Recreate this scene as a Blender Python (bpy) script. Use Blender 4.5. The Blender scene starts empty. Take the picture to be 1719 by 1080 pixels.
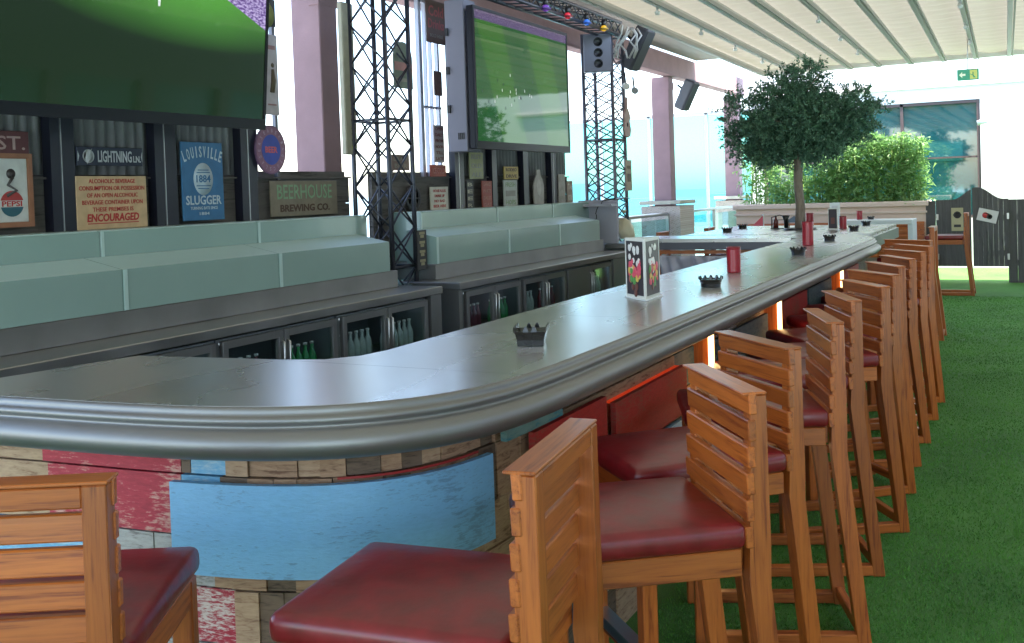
import bpy, bmesh, math, random
import numpy as np
from mathutils import Vector, Matrix, Euler
random.seed(7)
S = bpy.context.scene
C = S.collection
R = math.radians
PI = math.pi

# ------------------------------------------------------------------ camera
cam_d = bpy.data.cameras.new("Camera"); cam = bpy.data.objects.new("Camera", cam_d); C.objects.link(cam)
S.camera = cam
W, HH = 1719.0, 1080.0
F, PX, PY = 1680.0, 860.0, 368.0
YAW, PITCH, ROLL, EYE = R(27.3), R(1.5), 0.033, 1.62
fw = Vector((-math.sin(YAW)*math.cos(PITCH), math.cos(YAW)*math.cos(PITCH), -math.sin(PITCH)))
rt = Vector((math.cos(YAW), math.sin(YAW), 0)); up = rt.cross(fw)
ir = rt*math.cos(ROLL) - up*math.sin(ROLL)
iu = rt*math.sin(ROLL) + up*math.cos(ROLL)
M = Matrix((ir, iu, -fw)).transposed().to_4x4(); M.translation = Vector((0, 0, EYE))
cam.matrix_world = M
cam_d.sensor_fit = 'HORIZONTAL'; cam_d.sensor_width = 36.0
cam_d.lens = F/W*36.0
cam_d.shift_x = (W/2-PX)/W
cam_d.shift_y = -(HH/2-PY)/W
cam_d.clip_start = 0.05; cam_d.clip_end = 5000

# ------------------------------------------------------------------ world, sun, exposure
SUN_EL, SUN_AZ = 66.0, 108.0          # azimuth clockwise from +Y: high, from the right and a little behind the camera
wd = bpy.data.worlds.new("World"); S.world = wd; wd.use_nodes = True
nt = wd.node_tree; nt.nodes.clear()
sky = nt.nodes.new('ShaderNodeTexSky'); sky.sky_type = 'NISHITA'; sky.sun_disc = False
sky.sun_elevation = R(SUN_EL); sky.sun_rotation = R(SUN_AZ); sky.air_density = 1.0; sky.dust_density = 1.2; sky.ozone_density = 1.0
bg = nt.nodes.new('ShaderNodeBackground'); bg.inputs['Strength'].default_value = 0.15
wo = nt.nodes.new('ShaderNodeOutputWorld')
nt.links.new(sky.outputs[0], bg.inputs[0]); nt.links.new(bg.outputs[0], wo.inputs[0])
sd = bpy.data.lights.new("Sun", 'SUN'); sd.energy = 4.5; sd.angle = R(0.5); sd.color = (1, .95, .87)
so = bpy.data.objects.new("Sun", sd); C.objects.link(so)
sv = Vector((math.sin(R(SUN_AZ))*math.cos(R(SUN_EL)), math.cos(R(SUN_AZ))*math.cos(R(SUN_EL)), math.sin(R(SUN_EL))))
so.rotation_euler = (-sv).to_track_quat('-Z', 'Y').to_euler()
S.view_settings.view_transform = 'Standard'; S.view_settings.look = 'None'
S.view_settings.exposure = 2.7; S.view_settings.gamma = 1.0
S.cycles.max_bounces = 8; S.cycles.transparent_max_bounces = 12

# ------------------------------------------------------------------ materials
def newmat(name):
    m = bpy.data.materials.new(name); m.use_nodes = True
    n = m.node_tree; b = n.nodes['Principled BSDF']
    return m, n, b
def plain(name, col, rough=.6, metal=0, spec=.5, emit=None, es=0, coat=0, trans=0, var=0.0, vscale=8, bump=0, bscale=40, rvar=0):
    m, n, b = newmat(name)
    b.inputs['Base Color'].default_value = (*col, 1); b.inputs['Roughness'].default_value = rough
    b.inputs['Metallic'].default_value = metal; b.inputs['Specular IOR Level'].default_value = spec
    b.inputs['Coat Weight'].default_value = coat; b.inputs['Transmission Weight'].default_value = trans
    if emit: b.inputs['Emission Color'].default_value = (*emit, 1); b.inputs['Emission Strength'].default_value = es
    if var or bump or rvar:
        tc = n.nodes.new('ShaderNodeTexCoord')
    if var or rvar:
        no = n.nodes.new('ShaderNodeTexNoise'); no.inputs['Scale'].default_value = vscale; no.inputs['Detail'].default_value = 6
        n.links.new(tc.outputs['Object'], no.inputs['Vector'])
    if var:
        cr = n.nodes.new('ShaderNodeValToRGB')
        cr.color_ramp.elements[0].position = .3; cr.color_ramp.elements[1].position = .7
        cr.color_ramp.elements[0].color = (*[c*(1-var) for c in col], 1)
        cr.color_ramp.elements[1].color = (*[min(1, c*(1+var)) for c in col], 1)
        n.links.new(no.outputs[0], cr.inputs[0]); n.links.new(cr.outputs[0], b.inputs['Base Color'])
    if rvar:
        mr = n.nodes.new('ShaderNodeMapRange'); mr.inputs[1].default_value=.3; mr.inputs[2].default_value=.7
        mr.inputs[3].default_value = max(0, rough-rvar); mr.inputs[4].default_value = rough+rvar
        n.links.new(no.outputs[0], mr.inputs[0]); n.links.new(mr.outputs[0], b.inputs['Roughness'])
    if bump:
        n2 = n.nodes.new('ShaderNodeTexNoise'); n2.inputs['Scale'].default_value = bscale; n2.inputs['Detail'].default_value = 5
        n.links.new(tc.outputs['Object'], n2.inputs['Vector'])
        bp = n.nodes.new('ShaderNodeBump'); bp.inputs['Strength'].default_value = bump; bp.inputs['Distance'].default_value = .01
        n.links.new(n2.outputs[0], bp.inputs['Height']); n.links.new(bp.outputs[0], b.inputs['Normal'])
    return m
def wood(name, dark, light, axis=0, scale=1.0, rough=.4, coat=0, ring=7.0, stretch=14.0, rnd=True, bump=.15, coords='Object', knots=False):
    m, n, b = newmat(name)
    tc = n.nodes.new('ShaderNodeTexCoord'); mp = n.nodes.new('ShaderNodeMapping')
    sc = [scale*stretch]*3
    if axis == 3: sc = [scale*2.2, scale*2.2, scale*stretch*1.6]      # grain level on both faces of the bar
    else: sc[axis] = scale*1.0
    mp.inputs['Scale'].default_value = sc
    n.links.new(tc.outputs[coords], mp.inputs['Vector'])
    if rnd:
        oi = n.nodes.new('ShaderNodeObjectInfo'); mm = n.nodes.new('ShaderNodeMath'); mm.operation = 'MULTIPLY'; mm.inputs[1].default_value = 37.0
        n.links.new(oi.outputs['Random'], mm.inputs[0]); n.links.new(mm.outputs[0], mp.inputs['Location'])
    no = n.nodes.new('ShaderNodeTexNoise'); no.inputs['Scale'].default_value = ring*.45; no.inputs['Detail'].default_value = 5; no.inputs['Distortion'].default_value = 1.2
    n.links.new(mp.outputs[0], no.inputs['Vector'])
    n2 = n.nodes.new('ShaderNodeTexNoise'); n2.inputs['Scale'].default_value = ring*3; n2.inputs['Detail'].default_value = 3
    n.links.new(mp.outputs[0], n2.inputs['Vector'])
    ad = n.nodes.new('ShaderNodeMath'); ad.operation = 'MULTIPLY_ADD'; ad.inputs[1].default_value = .35
    n.links.new(n2.outputs[0], ad.inputs[0]); n.links.new(no.outputs[0], ad.inputs[2])
    cr = n.nodes.new('ShaderNodeValToRGB')
    e = cr.color_ramp.elements; e[0].position = .48; e[1].position = .82
    e[0].color = (*dark, 1); e[1].color = (*light, 1)
    x = e.new(.62); x.color = (*[(a*.35+c*.65) for a, c in zip(dark, light)], 1)
    n.links.new(ad.outputs[0], cr.inputs[0])
    out = cr.outputs[0]
    if rnd:
        hs = n.nodes.new('ShaderNodeHueSaturation'); mr = n.nodes.new('ShaderNodeMapRange')
        mr.inputs[3].default_value = .78; mr.inputs[4].default_value = 1.18
        n.links.new(oi.outputs['Random'], mr.inputs[0]); n.links.new(mr.outputs[0], hs.inputs['Value'])
        n.links.new(out, hs.inputs['Color']); out = hs.outputs[0]
    n.links.new(out, b.inputs['Base Color'])
    b.inputs['Roughness'].default_value = rough; b.inputs['Coat Weight'].default_value = coat; b.inputs['Coat Roughness'].default_value = .2
    bp = n.nodes.new('ShaderNodeBump'); bp.inputs['Strength'].default_value = bump; bp.inputs['Distance'].default_value = .004
    n.links.new(ad.outputs[0], bp.inputs['Height']); n.links.new(bp.outputs[0], b.inputs['Normal'])
    return m
def distressed(name, paint, under, cover=.5, axis=0, rough=.65, scale=1.0, mult=.5):
    """paint worn off old boards"""
    m, n, b = newmat(name)
    tc = n.nodes.new('ShaderNodeTexCoord'); mp = n.nodes.new('ShaderNodeMapping')
    sc = [7*scale, 7*scale, 30*scale]; mp.inputs['Scale'].default_value = sc
    n.links.new(tc.outputs['Object'], mp.inputs['Vector'])
    no = n.nodes.new('ShaderNodeTexNoise'); no.inputs['Scale'].default_value = 2.2; no.inputs['Detail'].default_value = 8; no.inputs['Roughness'].default_value = .7
    n.links.new(mp.outputs[0], no.inputs['Vector'])
    big = n.nodes.new('ShaderNodeTexNoise'); big.inputs['Scale'].default_value = 5; big.inputs['Detail'].default_value = 3
    n.links.new(tc.outputs['Object'], big.inputs['Vector'])
    ad = n.nodes.new('ShaderNodeMath'); ad.operation = 'MULTIPLY_ADD'; ad.inputs[1].default_value = .6
    n.links.new(big.outputs[0], ad.inputs[0]); n.links.new(no.outputs[0], ad.inputs[2])
    cr = n.nodes.new('ShaderNodeValToRGB'); e = cr.color_ramp.elements
    e[0].position = cover+.22; e[1].position = cover+.34
    e[0].color = (*paint, 1); e[1].color = (*under, 1)
    n.links.new(ad.outputs[0], cr.inputs[0])
    mx = n.nodes.new('ShaderNodeMix'); mx.data_type = 'RGBA'; mx.blend_type = 'MULTIPLY'; mx.inputs[0].default_value = mult
    c2 = n.nodes.new('ShaderNodeValToRGB'); c2.color_ramp.elements[0].position = .35; c2.color_ramp.elements[1].position = .6
    c2.color_ramp.elements[0].color = (.45, .45, .45, 1)
    n.links.new(no.outputs[0], c2.inputs[0]); n.links.new(cr.outputs[0], mx.inputs[6]); n.links.new(c2.outputs[0], mx.inputs[7])
    n.links.new(mx.outputs[2], b.inputs['Base Color']); b.inputs['Roughness'].default_value = rough
    bp = n.nodes.new('ShaderNodeBump'); bp.inputs['Strength'].default_value = .35; bp.inputs['Distance'].default_value = .004
    n.links.new(no.outputs[0], bp.inputs['Height']); n.links.new(bp.outputs[0], b.inputs['Normal'])
    return m
def thin_glass(name, tint, refl=.12, rough=.02, trans_only=True):
    m = bpy.data.materials.new(name); m.use_nodes = True; n = m.node_tree; n.nodes.clear()
    t = n.nodes.new('ShaderNodeBsdfTransparent'); t.inputs[0].default_value = (*tint, 1)
    g = n.nodes.new('ShaderNodeBsdfGlossy'); g.inputs['Roughness'].default_value = rough
    fr = n.nodes.new('ShaderNodeFresnel'); fr.inputs[0].default_value = 1.5
    a = n.nodes.new('ShaderNodeMath'); a.operation = 'ADD'; a.inputs[1].default_value = refl; a.use_clamp = True
    mx = n.nodes.new('ShaderNodeMixShader'); o = n.nodes.new('ShaderNodeOutputMaterial')
    ge = n.nodes.new('ShaderNodeNewGeometry'); iv = n.nodes.new('ShaderNodeMath'); iv.operation = 'SUBTRACT'; iv.inputs[0].default_value = 1
    n.links.new(ge.outputs['Backfacing'], iv.inputs[1])
    ml = n.nodes.new('ShaderNodeMath'); ml.operation = 'MULTIPLY'; n.links.new(a.outputs[0], ml.inputs[0]); n.links.new(iv.outputs[0], ml.inputs[1])
    n.links.new(fr.outputs[0], a.inputs[0]); n.links.new(ml.outputs[0], mx.inputs[0])
    n.links.new(t.outputs[0], mx.inputs[1]); n.links.new(g.outputs[0], mx.inputs[2]); n.links.new(mx.outputs[0], o.inputs[0])
    return m
def zinc(name, col=(.52, .52, .53), rough=.30, joints=False):
    m, n, b = newmat(name)
    b.inputs['Metallic'].default_value = .78
    tc = n.nodes.new('ShaderNodeTexCoord'); mp = n.nodes.new('ShaderNodeMapping'); mp.inputs['Scale'].default_value = (1.0, .35, 1.0)
    n.links.new(tc.outputs['Object'], mp.inputs['Vector'])
    no = n.nodes.new('ShaderNodeTexNoise'); no.inputs['Scale'].default_value = 3; no.inputs['Detail'].default_value = 3; no.inputs['Roughness'].default_value = .5
    n.links.new(mp.outputs[0], no.inputs['Vector'])
    cr = n.nodes.new('ShaderNodeValToRGB'); e = cr.color_ramp.elements
    e[0].position = .3; e[1].position = .75; e[0].color = (*[c*.96 for c in col], 1); e[1].color = (*[min(1, c*1.04) for c in col], 1)
    n.links.new(no.outputs[0], cr.inputs[0]); n.links.new(cr.outputs[0], b.inputs['Base Color'])
    mr = n.nodes.new('ShaderNodeMapRange'); mr.inputs[1].default_value = .3; mr.inputs[2].default_value = .7
    mr.inputs[3].default_value = rough-.03; mr.inputs[4].default_value = rough+.04
    n.links.new(no.outputs[0], mr.inputs[0]); n.links.new(mr.outputs[0], b.inputs['Roughness'])
    if joints:
        # fine scratches roughen the sheet; thin seams where the sheets meet
        sp = n.nodes.new('ShaderNodeSeparateXYZ'); n.links.new(tc.outputs['Object'], sp.inputs[0])
        f1 = n.nodes.new('ShaderNodeMath'); f1.operation = 'MULTIPLY'; f1.inputs[1].default_value = .82; n.links.new(sp.outputs[1], f1.inputs[0])
        f2 = n.nodes.new('ShaderNodeMath'); f2.operation = 'FRACT'; n.links.new(f1.outputs[0], f2.inputs[0])
        f3 = n.nodes.new('ShaderNodeMath'); f3.operation = 'LESS_THAN'; f3.inputs[1].default_value = .0032; n.links.new(f2.outputs[0], f3.inputs[0])
        mx = n.nodes.new('ShaderNodeMix'); mx.data_type = 'RGBA'; mx.inputs[7].default_value = (.16, .16, .16, 1)
        n.links.new(f3.outputs[0], mx.inputs[0]); n.links.new(cr.outputs[0], mx.inputs[6]); n.links.new(mx.outputs[2], b.inputs['Base Color'])
    return m

TEAK_D, TEAK_L = (.215, .038, .006), (.46, .118, .018)
woodX = wood('teak_x', TEAK_D, TEAK_L, 0, coat=.3, stretch=18, bump=.06)
woodY = wood('teak_y', TEAK_D, TEAK_L, 1, coat=.3, stretch=18, bump=.06)
woodZ = wood('teak_z', TEAK_D, TEAK_L, 2, coat=.3, stretch=18, bump=.06)
leather = plain('burgundy_leather', (.165, .007, .011), .34, var=.28, vscale=16, bump=.12, bscale=22, coat=.22, rvar=.05)
leather.node_tree.nodes['Principled BSDF'].inputs['Coat Roughness'].default_value = .22
steelcap = plain('brushed_steel', (.5, .5, .5), .3, 1)
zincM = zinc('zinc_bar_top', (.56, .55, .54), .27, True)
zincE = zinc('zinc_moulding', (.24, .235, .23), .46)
steel = plain('stainless', (.36, .355, .35), .36, .9, var=.10, vscale=3, rvar=.05)
steelD = plain('stainless_dark', (.27, .265, .26), .45, .85, var=.12, vscale=3)
frost = plain('frosted_glass', (.29, .42, .39), .2, coat=.2, var=.06, vscale=1.5)
frostGlow = plain('frosted_glow', (.47, .64, .62), .3)  # paler glass colour stands in for light on the step tops and joints
black = plain('black_plastic', (.008, .008, .010), .3)
blackS = plain('black_satin', (.012, .012, .018), .42)
navy = plain('dark_post_paint', (.012, .013, .026), .35)
trussM = plain('truss_dark_metal', (.06, .065, .085), .32, .6)
trussG = plain('truss_grey_metal', (.13, .13, .155), .4, .5)
pink = plain('pink_render', (.26, .165, .175), .85, var=.10, vscale=4, bump=.2, bscale=50)
white = plain('white_paint', (.78, .77, .75), .7)
facadeM = plain('white_render', (.80, .79, .77), .85, var=.02, vscale=2)
greyboard = wood('old_grey_board', (.055, .050, .047), (.14, .13, .12), 1, scale=.7, rough=.8, rnd=False, stretch=10)
gatewood = wood('gate_board_grey', (.048, .044, .046), (.085, .078, .080), 2, scale=.6, rough=.6, rnd=False, stretch=16)
corr = plain('corrugated_zinc', (.30, .30, .31), .5, .25, var=.15, vscale=5)
turfG = None
redP = distressed('red_worn_paint', (.46, .03, .05), (.55, .28, .22), .56, scale=1.8)
redP2 = distressed('red_spotted_paint', (.42, .02, .04), (.60, .48, .42), .50, scale=2.6)
greyW = distressed('grey_worn_wood', (.24, .21, .19), (.40, .37, .34), .42, scale=1.8)
blueW = distressed('light_blue_worn', (.17, .42, .62), (.33, .48, .56), .55)
brown1 = wood('reclaimed_brown', (.15, .070, .035), (.40, .24, .14), 3, scale=1.6, rough=.75, rnd=False, stretch=8)
brown2 = wood('reclaimed_tan', (.22, .11, .06), (.46, .30, .18), 3, scale=1.6, rough=.75, rnd=False, stretch=8)
brown3 = wood('reclaimed_dark', (.05, .03, .02), (.17, .11, .07), 3, scale=1.6, rough=.75, rnd=False, stretch=8)
bluePanel = distressed('blue_panel_paint', (.19, .43, .67), (.13, .27, .42), .64, scale=2.0, rough=.42, mult=.24)
tealP = distressed('teal_worn', (.03, .22, .27), (.15, .25, .22), .50)
darkblueP = distressed('dark_blue_worn', (.02, .07, .11), (.06, .10, .12), .50)
redDeep = distressed('deep_red_worn', (.48, .016, .014), (.30, .05, .03), .60, scale=2)
ledM = plain('led_strip', (1, .8, .5), .5, emit=(1, .62, .25), es=.9)
potM = plain('matte_black', (.01, .01, .01), .5)

# ------------------------------------------------------------------ mesh helpers
class MB:
    def __init__(self): self.bm = bmesh.new()
    def _mi(self, faces, mi):
        for f in faces: f.material_index = mi
    def box(self, c, s, rot=None, mi=0, bev=0, seg=1):
        g = bmesh.ops.create_cube(self.bm, size=1)
        vs = g['verts']
        for v in vs: v.co = Vector((v.co.x*s[0], v.co.y*s[1], v.co.z*s[2]))
        fs = list({f for v in vs for f in v.link_faces}); self._mi(fs, mi)
        if bev:
            es = list({e for v in vs for e in v.link_edges})
            r = bmesh.ops.bevel(self.bm, geom=es, offset=min(bev, min(s)*.45), segments=seg, profile=.5, affect='EDGES')
            vs = list({v for f in r['faces'] for v in f.verts} | {v for v in vs if v.is_valid})
            self._mi({f for v in vs for f in v.link_faces}, mi)
        mt = Matrix.Translation(c) @ (rot.to_matrix().to_4x4() if rot else Matrix())
        bmesh.ops.transform(self.bm, matrix=mt, verts=vs)
        return vs
    def bar(self, a, b, w, d=None, mi=0, bev=0, upv=(0, 0, 1)):
        """box from a to b, w wide, d deep"""
        a, b = Vector(a), Vector(b); d = d or w
        z = (b-a); L = z.length; z.normalize(); u = Vector(upv)
        if abs(z.dot(u)) > .98: u = Vector((0, 1, 0))
        x = u.cross(z).normalized(); y = z.cross(x)
        vs = self.box((0, 0, 0), (w, d, L), mi=mi, bev=bev)
        m = Matrix((x, y, z)).transposed().to_4x4(); m.translation = (a+b)/2
        bmesh.ops.transform(self.bm, matrix=m, verts=vs)
    def tube(self, pts, r, n=8, mi=0, cap=True, smooth=True):
        pts = [Vector(p) for p in pts]; rs = r if isinstance(r, (list, tuple)) else [r]*len(pts)
        rings = []; px = None
        for i, p in enumerate(pts):
            t = (pts[min(i+1, len(pts)-1)]-pts[max(i-1, 0)]).normalized()
            if px is None:
                u = Vector((0, 0, 1)) if abs(t.z) < .9 else Vector((1, 0, 0)); px = u.cross(t).normalized()
            px = (px - t*px.dot(t)).normalized(); py = t.cross(px)
            rings.append([self.bm.verts.new(p+(px*math.cos(2*PI*k/n)+py*math.sin(2*PI*k/n))*rs[i]) for k in range(n)])
        for a, b in zip(rings, rings[1:]):
            for k in range(n):
                f = self.bm.faces.new((a[k], a[(k+1) % n], b[(k+1) % n], b[k])); f.material_index = mi; f.smooth = smooth
        if cap:
            for rr in (rings[0][::-1], rings[-1]):
                f = self.bm.faces.new(rr); f.material_index = mi
    def lathe(self, prof, n=24, c=(0, 0, 0), mi=0, smooth=True, mod=None):
        rings = []
        for j, (r, z) in enumerate(prof):
            rings.append([self.bm.verts.new(Vector(c)+Vector(((r*(mod(k, j) if mod else 1))*math.cos(2*PI*k/n), (r*(mod(k, j) if mod else 1))*math.sin(2*PI*k/n), z))) for k in range(n)])
        for a, b in zip(rings, rings[1:]):
            for k in range(n):
                f = self.bm.faces.new((a[k], a[(k+1) % n], b[(k+1) % n], b[k])); f.material_index = mi; f.smooth = smooth
        if prof[0][0] > 1e-4: self.bm.faces.new(rings[0][::-1]).material_index = mi
        if prof[-1][0] > 1e-4: self.bm.faces.new(rings[-1]).material_index = mi
    def prism(self, poly, z0, z1, mi=0, mat=None):
        a = [self.bm.verts.new((x, y, z0)) for x, y in poly]; b = [self.bm.verts.new((x, y, z1)) for x, y in poly]
        fs = [self.bm.faces.new(a[::-1]), self.bm.faces.new(b)]
        n = len(poly)
        for k in range(n): fs.append(self.bm.faces.new((a[k], a[(k+1) % n], b[(k+1) % n], b[k])))
        self._mi(fs, mi)
        if mat is not None: bmesh.ops.transform(self.bm, matrix=mat, verts=a+b)
    def quad(self, p, mi=0):
        f = self.bm.faces.new([self.bm.verts.new(q) for q in p]); f.material_index = mi
    def build(self, name, mats, parent=None, smooth=False, autos=False):
        me = bpy.data.meshes.new(name)
        bmesh.ops.recalc_face_normals(self.bm, faces=self.bm.faces)
        if smooth:
            for f in self.bm.faces: f.smooth = True
        self.bm.to_mesh(me); self.bm.free()
        for m in (mats if isinstance(mats, (list, tuple)) else [mats]): me.materials.append(m)
        o = bpy.data.objects.new(name, me); C.objects.link(o)
        if parent: o.parent = parent
        return o
def tag(o, label, cat, group=None):
    o['label'] = label; o['category'] = cat
    if group: o['group'] = group
    return o
def thing(name, label, cat, loc=(0, 0, 0), rot=(0, 0, 0), group=None):
    o = bpy.data.objects.new(name, None); C.objects.link(o); o.empty_display_size = .1
    o.location = loc; o.rotation_euler = rot
    return tag(o, label, cat, group)
def struct(o): o['kind'] = 'structure'; return o
def children(o): return [c for c in bpy.data.objects if c.parent == o]
def copy_tree(o, parent=None):
    c = o.copy(); C.objects.link(c)
    if parent: c.parent = parent
    for ch in children(o): copy_tree(ch, c)
    return c
def dup(o, loc, rot, label, group=None):
    c = copy_tree(o); c.location = loc; c.rotation_euler = rot; c['label'] = label
    if group: c['group'] = group
    return c
def text(body, w, h, mat, parent, loc=(0, 0, 0), name='lettering', shear=0, depth=.0012, rz=0, bold=0):
    """flat lettering fitted to w x h, centred at loc in the parent's XY plane"""
    cu = bpy.data.curves.new('t', 'FONT'); cu.body = body; cu.size = 1; cu.extrude = .01; cu.shear = shear; cu.offset = bold; cu.resolution_u = 2
    to = bpy.data.objects.new('t', cu); C.objects.link(to)
    bpy.context.view_layer.update()
    me = bpy.data.meshes.new_from_object(to.evaluated_get(bpy.context.evaluated_depsgraph_get()))
    bpy.data.objects.remove(to)
    n = len(me.vertices); co = np.empty(n*3, dtype=np.float32); me.vertices.foreach_get('co', co); co = co.reshape(-1, 3)
    lo, hi = co.min(0), co.max(0); c = (lo+hi)/2; co -= c
    co[:, 0] *= w/(hi[0]-lo[0]); co[:, 1] *= h/(hi[1]-lo[1]); co[:, 2] *= depth/.02
    if rz:
        x = co[:, 0].copy(); co[:, 0] = x*math.cos(rz)-co[:, 1]*math.sin(rz); co[:, 1] = x*math.sin(rz)+co[:, 1]*math.cos(rz)
    co += np.array(loc, dtype=np.float32); me.vertices.foreach_set('co', co.ravel()); me.update()
    me.materials.clear(); me.materials.append(mat)
    o = bpy.data.objects.new(name, me); C.objects.link(o); o.parent = parent
    return o
FX = (R(90), 0, R(90))      # sign frame facing +X
FY = (R(90), 0, 0)          # sign frame facing -Y
def arc_text(body, radius, h, mat, parent, c, a0, a1, depth=.0012):
    pass

# ------------------------------------------------------------------ ground
def turf_mat():
    m, n, b = newmat('artificial_turf')
    tc = n.nodes.new('ShaderNodeTexCoord')
    no = n.nodes.new('ShaderNodeTexNoise'); no.inputs['Scale'].default_value = 220; no.inputs['Detail'].default_value = 4
    n1 = n.nodes.new('ShaderNodeTexNoise'); n1.inputs['Scale'].default_value = 1.3; n1.inputs['Detail'].default_value = 5
    for q in (no, n1): n.links.new(tc.outputs['Object'], q.inputs['Vector'])
    ad = n.nodes.new('ShaderNodeMath'); ad.operation = 'MULTIPLY_ADD'; ad.inputs[1].default_value = .5
    n.links.new(n1.outputs[0], ad.inputs[0]); n.links.new(no.outputs[0], ad.inputs[2])
    cr = n.nodes.new('ShaderNodeValToRGB'); e = cr.color_ramp.elements; e[0].position = .55; e[1].position = .95
    e[0].color = (.028, .115, .018, 1); e[1].color = (.11, .32, .045, 1)
    n.links.new(ad.outputs[0], cr.inputs[0]); n.links.new(cr.outputs[0], b.inputs['Base Color'])
    b.inputs['Roughness'].default_value = .8
    bp = n.nodes.new('ShaderNodeBump'); bp.inputs['Strength'].default_value = .8; bp.inputs['Distance'].default_value = .02
    n.links.new(no.outputs[0], bp.inputs['Height']); n.links.new(bp.outputs[0], b.inputs['Normal'])
    return m
turfM = turf_mat()
b = MB(); b.box((0, 6, -.15), (11, 28, .3)); struct(b.build('turf_floor', turfM))
b = MB(); b.box((-9.05, 8, -.16), (7, 36, .3)); struct(b.build('outer_terrace_floor', plain('terrace_paving', (.42, .39, .36), .8, var=.1, vscale=1)))
b = MB(); b.box((-3.0, 5.7, .004), (2.2, 7.0, .008)); struct(b.build('service_floor', plain('dark_tile', (.06, .06, .06), .5)))
b = MB(); b.quad([(-3000, -3000, -30), (3000, -3000, -30), (3000, 3000, -30), (-3000, 3000, -30)])
struct(b.build('sea', plain('sea_water', (.34, .46, .50), .4, var=.1, vscale=.01)))
# distant shore
b = MB()
for i in range(60):
    a = R(-70+i*1.6); d = 900+random.uniform(-100, 300)
    hgt = random.uniform(22, 44)
    b.box((math.sin(a)*d, math.cos(a)*d, -30+hgt/2), (random.uniform(30, 80), random.uniform(30, 60), hgt), rot=Euler((0, 0, -a)))
struct(b.build('distant_shore', plain('shore_haze_blue', (.28, .36, .40), .9)))
# grass blades
def blades():
    rng = np.random.default_rng(3)
    n = 170000
    y = 2.6*np.exp(rng.random(n)*math.log(15.0/2.6)); x = rng.uniform(-1.3, 1.35, n)
    keep = x < (-.2+ (y-2.6)*.12+ .6); x, y = x[keep], y[keep]; n = len(x)
    h = rng.uniform(.006, .014, n); w = .0016+.0006*y/3; a = rng.uniform(0, 2*PI, n); la = rng.uniform(0, 2*PI, n); ln = rng.uniform(0, .012, n)
    v = np.zeros((n, 3, 3), dtype=np.float32)
    v[:, 0, 0] = x-np.cos(a)*w; v[:, 0, 1] = y-np.sin(a)*w
    v[:, 1, 0] = x+np.cos(a)*w; v[:, 1, 1] = y+np.sin(a)*w
    v[:, 2, 0] = x+np.cos(la)*ln; v[:, 2, 1] = y+np.sin(la)*ln; v[:, 2, 2] = h
    return tri_mesh('artificial_grass_blades', v.reshape(-1, 3), n)
def tri_mesh(name, co, n):
    me = bpy.data.meshes.new(name)
    me.vertices.add(n*3); me.vertices.foreach_set('co', co.astype(np.float32).ravel())
    me.loops.add(n*3); me.loops.foreach_set('vertex_index', np.arange(n*3, dtype=np.int32))
    me.polygons.add(n); me.polygons.foreach_set('loop_start', np.arange(0, n*3, 3, dtype=np.int32))
    me.update(calc_edges=True); me.validate()
    return me
def leafmat(name, c0, c1, rough=.5, transl=.25, scale=9):
    m, n, b = newmat(name)
    ge = n.nodes.new('ShaderNodeNewGeometry')
    tc = n.nodes.new('ShaderNodeTexCoord'); no = n.nodes.new('ShaderNodeTexNoise'); no.inputs['Scale'].default_value = scale
    n.links.new(tc.outputs['Object'], no.inputs['Vector'])
    ad = n.nodes.new('ShaderNodeMath'); ad.operation = 'MULTIPLY_ADD'; ad.inputs[1].default_value = .5
    n.links.new(ge.outputs['Random Per Island'], ad.inputs[0]); n.links.new(no.outputs[0], ad.inputs[2])
    cr = n.nodes.new('ShaderNodeValToRGB'); e = cr.color_ramp.elements; e[0].position = .35; e[1].position = 1.0
    e[0].color = (*c0, 1); e[1].color = (*c1, 1)
    n.links.new(ad.outputs[0], cr.inputs[0]); n.links.new(cr.outputs[0], b.inputs['Base Color'])
    b.inputs['Roughness'].default_value = rough
    tr = n.nodes.new('ShaderNodeBsdfTranslucent'); n.links.new(cr.outputs[0], tr.inputs[0])
    mx = n.nodes.new('ShaderNodeMixShader'); mx.inputs[0].default_value = transl
    out = n.nodes['Material Output']
    n.links.new(b.outputs[0], mx.inputs[1]); n.links.new(tr.outputs[0], mx.inputs[2]); n.links.new(mx.outputs[0], out.inputs[0])
    return m
me = blades(); me.materials.append(leafmat('turf_blades', (.035, .15, .022), (.13, .37, .055), .55, .3, 2.0))
o = bpy.data.objects.new('artificial_grass', me); C.objects.link(o); o['kind'] = 'stuff'; o['label'] = 'short green artificial turf pile over the floor'; o['category'] = 'grass'

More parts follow.
